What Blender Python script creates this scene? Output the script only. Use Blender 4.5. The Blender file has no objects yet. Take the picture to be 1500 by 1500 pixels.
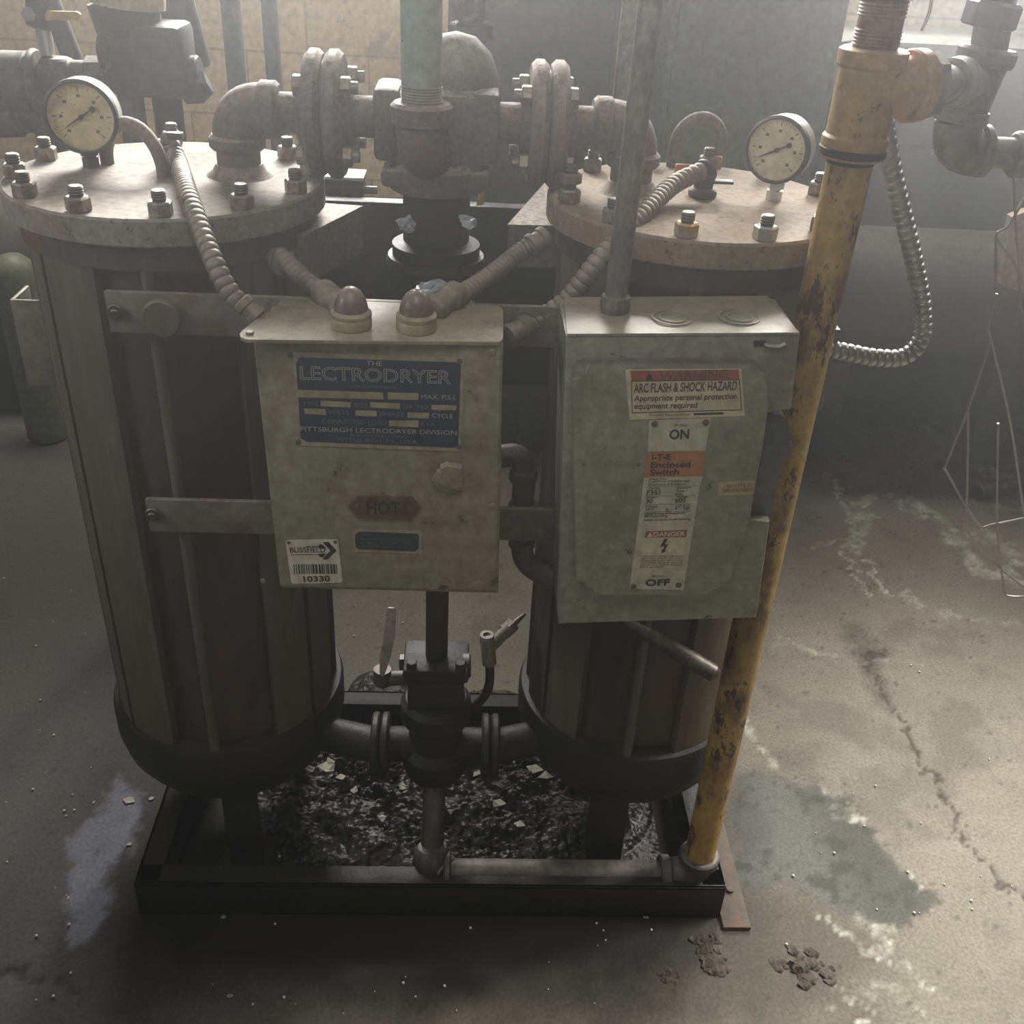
import bpy, bmesh, math, random
import numpy as np
from mathutils import Vector, Matrix
random.seed(7); rng = np.random.default_rng(5)
S = bpy.context.scene; C = S.collection; D = bpy.data
R = math.radians; PI = math.pi
# ------------------------------------------------------------------ camera
F = 1492.8
CP = Vector((0.0433, -1.364, 1.5166))
pit, yaw, rol = R(31.741), R(3.392), R(3.301)
FW = Vector((math.sin(yaw)*math.cos(pit), math.cos(yaw)*math.cos(pit), -math.sin(pit)))
r0 = Vector((math.cos(yaw), -math.sin(yaw), 0)); u0 = r0.cross(FW)
RT = r0*math.cos(rol)+u0*math.sin(rol); UP = -r0*math.sin(rol)+u0*math.cos(rol)
cam = D.cameras.new('camera'); cam.sensor_width = 36; cam.lens = 36*F/1500; cam.clip_start = .02
co = D.objects.new('camera', cam); C.objects.link(co)
co.matrix_world = Matrix(((RT.x, UP.x, -FW.x, CP.x), (RT.y, UP.y, -FW.y, CP.y), (RT.z, UP.z, -FW.z, CP.z), (0, 0, 0, 1)))
S.camera = co
# ------------------------------------------------------------------ world, haze, light, exposure
S.view_settings.view_transform = 'Standard'; S.view_settings.look = 'None'
S.view_settings.gamma = 1; S.view_settings.use_curve_mapping = False
S.view_settings.exposure = 0.0
W = D.worlds.new('world'); S.world = W; W.use_nodes = True
wn = W.node_tree; bgn = wn.nodes['Background']; bgn.inputs[0].default_value = (.5, .55, .6, 1); bgn.inputs[1].default_value = .02
vs = wn.nodes.new('ShaderNodeVolumeScatter'); vs.inputs['Color'].default_value = (.95, .97, 1, 1)
vs.inputs['Density'].default_value = .044; vs.inputs['Anisotropy'].default_value = .79
wn.links.new(vs.outputs[0], wn.nodes['World Output'].inputs['Volume'])

def area(name, loc, target, sx, sy, power, col, spread=180):
    l = D.lights.new(name, 'AREA'); l.shape = 'RECTANGLE'; l.size = sx; l.size_y = sy; l.energy = power; l.color = col
    l.spread = R(spread)
    o = D.objects.new(name, l); C.objects.link(o); o.location = loc
    o.rotation_euler = (Vector(target)-Vector(loc)).to_track_quat('-Z', 'Y').to_euler(); return o
area('window_light', (.3, 2.2, 2.15), (.1, -.4, 1.2), 2.9, 1.0, 205, (1, .97, .925), 70)
area('wall_fill', (-.2, 1.85, 2.95), (-.2, 2.0, 0), 3.2, .4, 32, (1, .93, .82), 90)  # unseen fill added to wash the back wall
area('side_fill', (2.55, .3, 2.3), (1.35, -.55, 0), 1.0, .9, 27, (1, .96, .90), 60)  # unseen fill added to light the right-hand floor
area('left_daylight', (-2.0, -.9, 1.9), (-.55, -.1, 1.0), .5, .5, 1.1, (.97, .97, 1), 45)
area('front_fill', (.0, -.85, 2.0), (.1, -.3, 1.0), .5, .4, 1.15, (1, .97, .88), 110)  # unseen fill added above the boxes to brighten their upper fronts

# ------------------------------------------------------------------ helpers
def ray(x, y): return FW + RT*((x-750)/F) - UP*((y-750)/F)
def at(x, y, Y): d = ray(x, y); return CP + d*((Y-CP.y)/d.y)
def atz(x, y, Z): d = ray(x, y); return CP + d*((Z-CP.z)/d.z)
V = Vector

def new(): return bmesh.new()
def frame(axis):
    a = V(axis).normalized(); t = V((0, 0, 1)) if abs(a.z) < .9 else V((1, 0, 0))
    e1 = t.cross(a).normalized(); return a, e1, a.cross(e1)
def box(bm, c, s, bev=0, M=None, mi=0, seg=2):
    r = bmesh.ops.create_cube(bm, size=1); vs_ = r['verts']
    for v in vs_: v.co = V((v.co.x*s[0], v.co.y*s[1], v.co.z*s[2]))
    fs = list({f for v in vs_ for f in v.link_faces})
    for f in fs: f.material_index = mi
    if bev:
        es = list({e for v in vs_ for e in v.link_edges})
        q = bmesh.ops.bevel(bm, geom=es, offset=bev, segments=seg, affect='EDGES', profile=.5)
        vs_ = list(set(q['verts'])|{v for f in q['faces'] for v in f.verts}|{v for v in vs_ if v.is_valid})
        vs_ = [v for v in vs_ if v.is_valid]
        seen = set(vs_); st = list(vs_)
        while st:
            v = st.pop()
            for e in v.link_edges:
                w = e.other_vert(v)
                if w not in seen: seen.add(w); st.append(w)
        vs_ = list(seen)
        for v in vs_:
            for f in v.link_faces: f.material_index = mi
    M = M or Matrix()
    for v in vs_: v.co = (M @ v.co) + V(c)
def lathe(bm, prof, o, axis=(0, 0, 1), seg=32, mi=0, cap=True, sq=1):
    a, e1, e2 = frame(axis); o = V(o); rings = []
    for (r, z) in prof:
        rings.append([bm.verts.new(o + a*z + (e1*math.cos(t)+e2*math.sin(t)*sq)*max(r, 1e-5)) for t in [2*PI*k/seg for k in range(seg)]])
    for A, B in zip(rings, rings[1:]):
        for k in range(seg):
            f = bm.faces.new((A[k], A[(k+1) % seg], B[(k+1) % seg], B[k])); f.material_index = mi
    if cap:
        for g in (rings[0][::-1], rings[-1]):
            f = bm.faces.new(g); f.material_index = mi
def cyl(bm, p0, p1, r, r1=None, seg=24, mi=0, bev=0):
    p0 = V(p0); p1 = V(p1); L = (p1-p0).length; r1 = r if r1 is None else r1
    if bev: pr = [(r-bev, 0), (r, bev), (r1, L-bev), (r1-bev, L)]
    else: pr = [(r, 0), (r1, L)]
    lathe(bm, pr, p0, p1-p0, seg, mi)
def hexn(bm, c, axis, r, h, mi=0, rot=0):
    a, e1, e2 = frame(axis); c = V(c)
    for (pr) in ([(r*.9, 0), (r, h*.08), (r, h*.88), (r*.86, h)],):
        rings = [[bm.verts.new(c + a*z + (e1*math.cos(t)+e2*math.sin(t))*q) for t in [rot+PI*k/3 for k in range(6)]] for q, z in pr]
        for A, B in zip(rings, rings[1:]):
            for k in range(6): bm.faces.new((A[k], A[(k+1) % 6], B[(k+1) % 6], B[k])).material_index = mi
        bm.faces.new(rings[0][::-1]).material_index = mi; bm.faces.new(rings[-1]).material_index = mi
def smooth(pts, n=10):
    P = [V(p) for p in pts]
    if len(P) < 3: return [P[0].lerp(P[-1], k/n) for k in range(n+1)]
    P = [P[0]*2-P[1]] + P + [P[-1]*2-P[-2]]; out = []
    for i in range(1, len(P)-2):
        a, b, c, d = P[i-1:i+3]
        for k in range(n):
            t = k/n
            out.append(.5*((2*b)+(c-a)*t+(2*a-5*b+4*c-d)*t*t+(3*b-a-3*c+d)*t**3))
    out.append(P[-2]); return out
def resample(P, step):
    out = [P[0].copy()]; acc = 0
    for a, b in zip(P, P[1:]):
        L = (b-a).length
        if L < 1e-9: continue
        t = step-acc
        while t <= L: out.append(a.lerp(b, t/L)); t += step
        acc = (L-(t-step))
    return out
def tube(bm, P, r, seg=14, mi=0):
    n = len(P); T = [(P[min(i+1, n-1)]-P[max(i-1, 0)]).normalized() for i in range(n)]
    a, e, _ = frame(T[0]); rings = []
    for i in range(n):
        e = (e - T[i]*e.dot(T[i])).normalized(); e2 = T[i].cross(e)
        q = r(i) if callable(r) else r
        rings.append([bm.verts.new(P[i]+(e*math.cos(t)+e2*math.sin(t))*q) for t in [2*PI*k/seg for k in range(seg)]])
    for A, B in zip(rings, rings[1:]):
        for k in range(seg): bm.faces.new((A[k], A[(k+1) % seg], B[(k+1) % seg], B[k])).material_index = mi
    bm.faces.new(rings[0][::-1]).material_index = mi; bm.faces.new(rings[-1]).material_index = mi
def flex(bm, pts, r, pitch=.0105, mi=0, amp=.16):
    P = resample(smooth(pts, 14), pitch/8)
    tube(bm, P, lambda i: r*(1-amp+amp*abs(math.sin(PI*i/8))**.55), 16, mi)
def elbow(bm, p0, c, p1, r, mi=0, n=10, seg=24):
    """sweep p0 -> bend about corner c -> p1"""
    p0, c, p1 = V(p0), V(c), V(p1); out = []
    for k in range(n+1):
        t = k/n; out.append((1-t)**2*p0+2*t*(1-t)*c+t*t*p1)
    tube(bm, out, r, seg, mi)
def prism(bm, pts, off, mi=0, bev=0):
    """closed outline of 3-D points swept by vector off (front face first)"""
    off = V(off); A = [bm.verts.new(V(p)) for p in pts]; B = [bm.verts.new(V(p)+off) for p in pts]; n = len(pts)
    fs = [bm.faces.new(A), bm.faces.new(B[::-1])]
    for k in range(n): fs.append(bm.faces.new((A[k], B[k], B[(k+1) % n], A[(k+1) % n])))
    for f in fs: f.material_index = mi
    if bev:
        es = list(fs[0].edges)
        r = bmesh.ops.bevel(bm, geom=es, offset=bev, segments=3, affect='EDGES', profile=.5)
        for f in r['faces']: f.material_index = mi
def pxpoly(px, Y): return [at(x, y, Y) for x, y in px]
def roundpoly(px, rad, n=5):
    out = []; m = len(px)
    for i in range(m):
        p = V((*px[i],)); a = V((*px[i-1],)); b = V((*px[(i+1) % m],))
        ra = min(rad, (a-p).length*.45); rb = min(rad, (b-p).length*.45)
        s = p+(a-p).normalized()*ra; e = p+(b-p).normalized()*rb
        for k in range(n+1):
            t = k/n; q = (1-t)**2*s+2*t*(1-t)*p+t*t*e; out.append((q.x, q.y))
    return out
def text(bm, s, a, b, Y, cap, mi=1, bold=.0, outline=0, lift=.0004, fit=True):
    """lettering on a plane at depth Y: baseline from pixel a to pixel b, capital height cap px"""
    P0, P1 = at(*a, Y), at(*b, Y); w = (P1-P0).length; ex = (P1-P0)/w; ey = V((0, -1, 0)); ez = ex.cross(-ey)
    h = (at(a[0], a[1]-cap, Y)-P0).length
    cu = D.curves.new('t', 'FONT'); cu.body = s; cu.size = 1; cu.resolution_u = 3; cu.offset = bold
    if outline: cu.fill_mode = 'NONE'; cu.bevel_depth = outline; cu.bevel_resolution = 0
    else: cu.extrude = 0
    o = D.objects.new('t', cu); C.objects.link(o)
    dg = bpy.context.evaluated_depsgraph_get(); dg.update()
    me = D.meshes.new_from_object(o.evaluated_get(dg))
    X = [v.co.x for v in me.vertices]
    if X:
        x0, x1 = min(X), max(X); sx = w/(x1-x0) if fit else h/.7
        vm = [bm.verts.new(P0 + ex*((v.co.x-x0)*sx) + ez*(v.co.y*h/.7) + ey*(lift+v.co.z*h)) for v in me.vertices]
        for p in me.polygons:
            try: f = bm.faces.new([vm[i] for i in p.vertices]); f.material_index = mi
            except ValueError: pass
    D.objects.remove(o); D.curves.remove(cu); D.meshes.remove(me)
def strip(bm, px, Y, th=.0004, mi=0, base=.0):
    prism(bm, [p + V((0, -base-th, 0)) for p in pxpoly(px, Y)], (0, th, 0), mi)
def hline(bm, a, b, Y, w, mi=1, lift=.0004):
    P0, P1 = at(*a, Y), at(*b, Y); n = V((0, 1, 0)).cross((P1-P0).normalized())*w*.5; y = V((0, -lift, 0))
    f = bm.faces.new([bm.verts.new(q+y) for q in (P0-n, P1-n, P1+n, P0+n)]); f.material_index = mi

def build(name, bm, mats, parent=None, ang=32, flat=False):
    bmesh.ops.recalc_face_normals(bm, faces=[f for f in bm.faces])
    me = D.meshes.new(name)
    if parent is None:
        xs = [v.co for v in bm.verts]
        org = V(((min(v.x for v in xs)+max(v.x for v in xs))/2, (min(v.y for v in xs)+max(v.y for v in xs))/2, min(v.z for v in xs)))
    else:
        org = V((0, 0, 0)); q = parent
        while q: org += q.location; q = q.parent
    for v in bm.verts: v.co -= org
    bm.to_mesh(me); bm.free()
    for m in (mats if isinstance(mats, (list, tuple)) else [mats]): me.materials.append(m)
    if not flat:
        me.shade_smooth(); me.set_sharp_from_angle(angle=R(ang))
    o = D.objects.new(name, me); C.objects.link(o)
    if parent is None: o.location = org
    else: o.parent = parent
    return o
def tag(o, label, cat, group=None, kind=None):
    o['label'] = label; o['category'] = cat
    if group: o['group'] = group
    if kind: o['kind'] = kind
    return o
def thing(name, label, cat, loc, group=None):
    o = D.objects.new(name, None); o.empty_display_size = .03; C.objects.link(o); o.location = loc; return tag(o, label, cat, group)
def struct(name, bm, m): o = build(name, bm, m); o['kind'] = 'structure'; return o

# ------------------------------------------------------------------ materials
def pm(name, c1, c2, scale=9, rough=.7, metal=0, dust=None, rust=None, bump=.25, spots=None, fine=60, streak=1, rv=.15):
    m = D.materials.new(name); m.use_nodes = True; t = m.node_tree; N, L = t.nodes, t.links; b = N['Principled BSDF']
    tc = N.new('ShaderNodeTexCoord'); mp = N.new('ShaderNodeMapping'); L.new(tc.outputs['Object'], mp.inputs[0]); mp.inputs['Scale'].default_value = (1, 1, 1/streak)
    def noise(s, d=4, ro=.6):
        n = N.new('ShaderNodeTexNoise'); n.inputs['Scale'].default_value = s; n.inputs['Detail'].default_value = d; n.inputs['Roughness'].default_value = ro
        L.new(mp.outputs[0], n.inputs['Vector']); return n.outputs['Fac']
    def ramp(x, lo, hi):
        q = N.new('ShaderNodeMapRange'); q.inputs[1].default_value = lo; q.inputs[2].default_value = hi; L.new(x, q.inputs[0]); return q.outputs[0]
    def mix(f, a, c, mode='MIX'):
        q = N.new('ShaderNodeMix'); q.data_type = 'RGBA'; q.blend_type = mode
        if isinstance(f, (int, float)): q.inputs[0].default_value = f
        else: L.new(f, q.inputs[0])
        for i, x in ((6, a), (7, c)):
            if isinstance(x, tuple): q.inputs[i].default_value = (*x, 1)
            else: L.new(x, q.inputs[i])
        return q.outputs[2]
    n1 = noise(scale, 5); nf = noise(fine, 3)
    col = mix(ramp(n1, .35, .65), c1, c2)
    g = mix(ramp(nf, .3, .7), (.62, .62, .62), (1.15, 1.15, 1.15)); col = mix(.8, col, g, 'MULTIPLY')
    if rust: col = mix(ramp(noise(rust[1], 6, .72), rust[2]-.05, rust[2]+.07), col, rust[0])
    if spots: col = mix(ramp(noise(spots[1], 5, .75), spots[2]-.055, spots[2]+.0), col, spots[0])
    if dust:
        ge = N.new('ShaderNodeNewGeometry'); sp = N.new('ShaderNodeSeparateXYZ'); L.new(ge.outputs['Normal'], sp.inputs[0])
        dz = ramp(sp.outputs[2], .25, .9); mu = N.new('ShaderNodeMath'); mu.operation = 'MULTIPLY'; L.new(dz, mu.inputs[0])
        L.new(ramp(noise(fine*.7, 4, .7), .25, .6), mu.inputs[1]); m2 = N.new('ShaderNodeMath'); m2.operation = 'MULTIPLY'; L.new(mu.outputs[0], m2.inputs[0]); m2.inputs[1].default_value = dust[1]
        col = mix(m2.outputs[0], col, dust[0])
    L.new(col, b.inputs['Base Color'])
    rr = N.new('ShaderNodeMapRange'); rr.inputs[3].default_value = max(.05, rough-rv); rr.inputs[4].default_value = min(1, rough+rv); L.new(n1, rr.inputs[0]); L.new(rr.outputs[0], b.inputs['Roughness'])
    b.inputs['Metallic'].default_value = metal
    if bump:
        bp = N.new('ShaderNodeBump'); bp.inputs['Strength'].default_value = bump; bp.inputs['Distance'].default_value = .003
        L.new(nf, bp.inputs['Height']); L.new(bp.outputs[0], b.inputs['Normal'])
    return m
def flatm(name, c, rough=.6, metal=0, emit=0):
    m = D.materials.new(name); m.use_nodes = True; b = m.node_tree.nodes['Principled BSDF']
    b.inputs['Base Color'].default_value = (*c, 1); b.inputs['Roughness'].default_value = rough; b.inputs['Metallic'].default_value = metal; return m
DUST = (.42, .36, .30)
M = dict(
 wall=pm('painted block wall', (.50, .37, .20), (.58, .44, .26), 2.5, .85, bump=.3, fine=40, spots=((.30, .24, .16), 4, .64)),
 darkwall=pm('dark unseen wall', (.035, .034, .032), (.06, .056, .05), 2, .9, bump=.2),  # unseen walls and ceiling kept dark to cut bounced light
 shellm=pm('dark soot steel', (.035, .033, .03), (.075, .066, .052), 6, .6, .2, dust=(DUST, .5), rust=((.10, .055, .03), 5, .56), streak=3),
 stave=pm('brown primed steel', (.095, .08, .055), (.14, .115, .08), 5, .65, .15, dust=(DUST, .6), rust=((.105, .078, .05), 7, .58), streak=5),
 cover=pm('rusty cover plate', (.21, .185, .16), (.30, .27, .24), 11, .85, .1, dust=((.40, .36, .32), .75), rust=((.19, .12, .08), 8, .58), fine=110, bump=.35, spots=((.08, .065, .05), 60, .645)),
 cover2=pm('rusty orange cover plate', (.25, .19, .135), (.34, .265, .19), 9, .85, .1, dust=((.42, .35, .28), .6), rust=((.27, .14, .075), 6, .54), fine=110, bump=.35, spots=((.09, .06, .045), 60, .65)),
 iron=pm('dusty cast iron', (.125, .108, .092), (.18, .158, .138), 12, .8, .2, dust=((.48, .42, .37), .85), rust=((.13, .095, .072), 9, .56), bump=.4, fine=140),
 iron2=pm('pinkish rusty cast iron', (.145, .112, .092), (.20, .158, .132), 12, .8, .2, dust=((.53, .44, .38), .85), rust=((.17, .105, .075), 9, .56), bump=.4, fine=140),
 black=pm('oily black iron', (.008, .008, .008), (.02, .019, .017), 14, .6, .1, bump=.5, fine=90, dust=((.06, .055, .05), .25)),
 blackg=flatm('glossy black paint', (.012, .012, .013), .18),
 nut=pm('worn steel nut', (.24, .21, .17), (.33, .30, .25), 60, .5, .55, dust=((.5, .43, .36), .6), rust=((.22, .11, .06), 40, .55)),
 nutg=pm('zinc plated nut', (.42, .45, .40), (.52, .52, .44), 50, .4, .6, rust=((.42, .25, .08), 30, .54)),
 stud=pm('dark stud', (.06, .055, .05), (.12, .10, .09), 80, .5, .6, dust=((.5, .43, .36), .6)),
 greydoor=pm('grimy green grey door', (.24, .26, .20), (.30, .315, .245), 6, .42, 0, dust=((.085, .08, .06), .9), rust=((.17, .16, .11), 5, .54), spots=((.06, .055, .045), 26, .69), bump=.1),
 plate=pm('brown foot plate steel', (.10, .08, .062), (.145, .118, .092), 12, .75, .1, rust=((.17, .09, .055), 9, .56)),
 beige=pm('dirty beige enamel', (.25, .235, .165), (.32, .295, .21), 7, .5, 0, dust=((.40, .35, .26), .8), rust=((.17, .15, .10), 6, .55), spots=((.06, .05, .035), 24, .665), bump=.12),
 grey=pm('dirty green grey enamel', (.24, .26, .20), (.30, .315, .245), 6, .42, 0, dust=((.45, .38, .28), .75), rust=((.18, .17, .12), 7, .56), spots=((.06, .055, .045), 26, .7), bump=.1),
 steelbar=pm('dull olive flat bar', (.13, .125, .10), (.19, .18, .14), 10, .6, .3, dust=((.45, .40, .32), .7), rust=((.13, .08, .05), 9, .58)),
 flexm=pm('dusty flexible conduit', (.20, .175, .14), (.28, .25, .205), 25, .6, .4, dust=((.52, .45, .37), .7), bump=.2),
 flexs=pm('galvanised flexible conduit', (.33, .33, .31), (.42, .42, .40), 25, .4, .75, dust=((.5, .48, .42), .4), bump=.1),
 conduit=pm('weathered grey conduit', (.17, .16, .14), (.25, .235, .205), 30, .6, .35, rust=((.15, .115, .09), 25, .58), streak=2, bump=.2, fine=120),
 green=pm('pale green painted pipe', (.30, .36, .29), (.38, .44, .36), 14, .6, 0, rust=((.22, .24, .18), 12, .6), bump=.1, spots=((.10, .09, .06), 40, .7)),
 yellow=pm('chipped yellow paint', (.38, .235, .055), (.48, .32, .10), 10, .55, 0, rust=((.16, .095, .045), 16, .53), spots=((.06, .04, .025), 30, .60), streak=2, bump=.3),
 orange=pm('rusty orange yellow paint', (.38, .235, .10), (.45, .30, .14), 9, .55, 0, rust=((.42, .17, .04), 8, .55), spots=((.08, .045, .025), 34, .65), bump=.3),
 rusty=pm('bare rusty pipe', (.22, .13, .09), (.30, .19, .14), 14, .6, .3, rust=((.16, .07, .04), 20, .55), bump=.3),
 dkgreen=pm('dark green cabinet enamel', (.15, .175, .11), (.19, .21, .14), 3, .5, 0, bump=.05),
 wallshade=pm('shaded wall grey', (.085, .085, .085), (.11, .108, .10), 2, .6, 0, bump=.1),  # block wall in shade, put in as a grey colour
 machine=pm('dark machine housing', (.045, .045, .044), (.07, .068, .062), 3, .6, .1, bump=.15, dust=((.25, .22, .18), .4)),
 bg=pm('grimy grey pipe fitting', (.17, .16, .15), (.24, .225, .205), 12, .65, .25, dust=((.48, .43, .38), .6), rust=((.14, .10, .08), 10, .58)),
 bgd=pm('dark grimy fitting', (.05, .05, .052), (.085, .08, .075), 12, .6, .2, dust=((.35, .31, .28), .6)),
 post=pm('blue grey steel post', (.10, .11, .125), (.14, .15, .16), 6, .6, .2),
 tanpost=pm('cream painted post', (.60, .50, .30), (.66, .56, .36), 4, .7),
 white=flatm('white gauge case', (.62, .62, .58), .4), dial=pm('yellowed dial', (.62, .50, .27), (.68, .58, .36), 20, .6, bump=0, spots=((.35, .26, .12), 30, .66)),
 dial2=pm('cream dial', (.62, .58, .44), (.68, .64, .5), 20, .6, bump=0, spots=((.38, .33, .22), 30, .67)),
 ink=flatm('black ink', (.03, .027, .025), .6), dink=flatm('brown ink', (.13, .095, .06), .6),
 navy=pm('navy enamel plate', (.018, .028, .06), (.03, .042, .075), 20, .4, 0, bump=0),
 brass=pm('tarnished plate metal', (.36, .31, .20), (.43, .37, .25), 20, .5, .2, bump=.05), lettering=flatm('worn plate lettering', (.34, .33, .27), .5),
 dimlet=flatm('faded plate lettering', (.13, .14, .15), .5),
 hot=pm('brown badge metal', (.13, .085, .06), (.17, .12, .085), 30, .5, .3), dgreen=pm('dark green plate', (.025, .045, .05), (.04, .06, .06), 30, .5),
 sticker=pm('yellowed sticker', (.60, .55, .36), (.66, .61, .42), 14, .6, bump=0), tagw=pm('white asset tag', (.66, .62, .50), (.72, .68, .56), 20, .5, bump=0),
 sgrey=pm('silver label', (.50, .50, .38), (.56, .55, .43), 14, .5, bump=0), sred=pm('faded red', (.33, .075, .05), (.40, .12, .08), 14, .6, bump=0),
 sorange=pm('faded orange', (.40, .17, .07), (.46, .21, .09), 14, .6, bump=0), stan=pm('tan label', (.44, .33, .2), (.5, .38, .24), 14, .6, bump=0),
 lens=pm('dusty red lens', (.15, .105, .095), (.20, .145, .13), 30, .35, 0, dust=((.50, .40, .36), .7), bump=.05),
 lever=pm('worn red lever', (.42, .39, .37), (.46, .42, .40), 45, .5, .3, rust=((.30, .06, .05), 22, .63)), yhandle=pm('yellow lever grip', (.80, .52, .12), (.86, .60, .18), 20, .5),
 silver=flatm('bright galvanised steel', (.62, .62, .60), .35, .6), wire=flatm('dark steel wire', (.28, .26, .24), .4, .6),
 gloss=pm('wet oily sludge', (.008, .008, .009), (.022, .021, .020), 30, .42, 0, bump=.6, fine=120, rv=.15), foil=flatm('crumpled shiny film', (.55, .58, .66), .15, .5),
 flake=pm('pale paint flake', (.40, .38, .31), (.52, .49, .40), 30, .6), pellet=flatm('white desiccant pellet', (.80, .76, .68), .5),
 dirt=pm('brown dirt clod', (.06, .05, .04), (.11, .09, .072), 30, .9, bump=.6), card=pm('tan cardboard', (.42, .30, .20), (.48, .36, .25), 6, .8), fluff=pm('dusty fluff', (.26, .23, .19), (.36, .32, .27), 60, .95, bump=.8, fine=200),
)
# block joints on the wall
def wall_joints(m):
    t = m.node_tree; N, L = t.nodes, t.links; b = N['Principled BSDF']; src = b.inputs['Base Color'].links[0].from_socket
    tc = N.new('ShaderNodeTexCoord'); mp = N.new('ShaderNodeMapping'); mp.inputs['Rotation'].default_value = (R(90), 0, 0); L.new(tc.outputs['Object'], mp.inputs[0])
    bt = N.new('ShaderNodeTexBrick'); bt.inputs['Scale'].default_value = 1; bt.inputs['Brick Width'].default_value = .4; bt.inputs['Row Height'].default_value = .2
    bt.inputs['Mortar Size'].default_value = .004; bt.inputs['Color1'].default_value = bt.inputs['Color2'].default_value = (1, 1, 1, 1); bt.inputs['Mortar'].default_value = (.72, .70, .68, 1)
    L.new(mp.outputs[0], bt.inputs['Vector'])
    q = N.new('ShaderNodeMix'); q.data_type = 'RGBA'; q.blend_type = 'MULTIPLY'; q.inputs[0].default_value = 1; L.new(src, q.inputs[6]); L.new(bt.outputs[0], q.inputs[7]); L.new(q.outputs[2], b.inputs['Base Color'])
wall_joints(M['wall'])

# ------------------------------------------------------------------ room
XL, XR, YF, YB, ZT = -2.6, 2.8, -2.0, 2.3, 3.0
def vnoise(x, y, s, seed, oc=4):
    out = np.zeros_like(x); amp = 1; tot = 0
    for o in range(oc):
        g = np.random.default_rng(seed+o).random((256, 256)); u = (x*s) % 255; v = (y*s) % 255
        i = np.floor(u).astype(int); j = np.floor(v).astype(int); fu = u-i; fv = v-j; fu = fu*fu*(3-2*fu); fv = fv*fv*(3-2*fv)
        i2 = (i+1) % 256; j2 = (j+1) % 256
        out += amp*((g[i, j]*(1-fu)+g[i2, j]*fu)*(1-fv)+(g[i, j2]*(1-fu)+g[i2, j2]*fu)*fv); tot += amp; amp *= .5; s *= 2.1
    return out/tot
def make_floor():
    st = .008; nx = int((XR-XL)/st)+1; ny = int((YB-YF)/st)+1
    gx, gy = np.meshgrid(np.linspace(XL, XR, nx), np.linspace(YF, YB, ny), indexing='ij'); X = gx.ravel(); Y = gy.ravel()
    wx = X+(vnoise(X+9, Y+5, 14, 1)-.5)*.09+(vnoise(X+3, Y+2, 70, 3)-.5)*.03; wy = Y+(vnoise(X+4, Y+8, 14, 2)-.5)*.09+(vnoise(X+7, Y+1, 70, 4)-.5)*.03
    def pl(pts):
        P = [atz(x, y, 0) for x, y in pts]; d = np.full(X.shape, 9.)
        for a, b in zip(P, P[1:]):
            ax, ay, bx, by = a.x, a.y, b.x, b.y; L2 = (bx-ax)**2+(by-ay)**2+1e-12
            t = np.clip(((wx-ax)*(bx-ax)+(wy-ay)*(by-ay))/L2, 0, 1); d = np.minimum(d, np.hypot(wx-ax-t*(bx-ax), wy-ay-t*(by-ay)))
        return d
    def inside(pts):
        P = [atz(x, y, 0) for x, y in pts]; c = np.zeros(X.shape, bool); n = len(P)
        for k in range(n):
            a, b = P[k], P[k-1]
            with np.errstate(divide='ignore', invalid='ignore'):
                c ^= ((a.y > wy) != (b.y > wy)) & (wx < (b.x-a.x)*(wy-a.y)/(b.y-a.y+1e-12)+a.x)
        return c
    def sig(pts, soft):
        d = pl(pts+pts[:1]); return np.clip(.5+np.where(inside(pts), d, -d)/soft, 0, 1)
    c2 = lambda L: [(1100+.4*x, 500+.4*y) for x, y in L]; c3 = lambda L: [(900+.4*x, 1000+.4*y) for x, y in L]
    white = np.zeros(X.shape)
    for pts, w, s in [(c2([(280, 490), (345, 580), (380, 690), (360, 780), (370, 860), (430, 930)]), .012, .8), (c2([(390, 600), (440, 570), (520, 565), (550, 600)]), .02, .8),
        (c2([(400, 650), (440, 640), (420, 700), (400, 760)]), .03, .7), (c2([(430, 810), (450, 870), (480, 910), (510, 930)]), .014, .9), (c2([(560, 930), (620, 970)]), .014, .6),
        (c2([(600, 590), (640, 640), (700, 660), (760, 740), (800, 790), (860, 850), (960, 880), (1000, 800)]), .035, .85), (c2([(780, 740), (850, 700), (1000, 790)]), .05, .6),
        (c2([(830, 450), (940, 490), (990, 560)]), .05, .5), (c2([(860, 590), (1000, 620)]), .05, .5), (c2([(240, 750), (300, 725), (370, 718)]), .008, .5), (c2([(700, 990), (1000, 1050)]), .015, .3),
        (c2([(80, 1090), (330, 1160), (400, 1190), (470, 1160), (640, 1170)]), .012, .35),
        (c3([(770, 840), (800, 880), (850, 960), (900, 990), (1040, 1045), (1080, 1050), (1150, 1130), (1190, 1155)]), .008, .8), (c3([(880, 830), (920, 850), (1000, 880)]), .012, .6),
        (c3([(900, 860), (930, 920), (960, 960)]), .024, .75), (c3([(820, 1200), (880, 1210), (900, 1245), (1010, 1240), (1060, 1262)]), .006, .9), (c3([(930, 1150), (980, 1140), (1060, 1160), (1110, 1220)]), .006, .5),
        (c3([(495, 150), (500, 220), (550, 240), (570, 290)]), .012, .6), (c3([(850, 480), (885, 520)]), .01, .8), (c3([(1060, 720), (1115, 755)]), .006, .8), (c3([(820, 1120), (870, 1150)]), .004, .7),
        (c3([(740, 380), (860, 470)]), .01, .3)]:
        white = np.maximum(white, s*np.clip(1.3-pl(pts)/(w*.75), 0, 1))
    white *= np.clip(.05+2.2*(vnoise(X+2, Y+6, 60, 11)-.28), 0, 1.1)
    pud = sig(c3([(480, 330), (640, 380), (860, 440), (880, 510), (960, 590), (1010, 680), (1070, 730), (1160, 810), (1140, 850), (1060, 890), (980, 870), (880, 830), (760, 770), (620, 750), (490, 740), (450, 600), (410, 430)]), .012)
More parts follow.
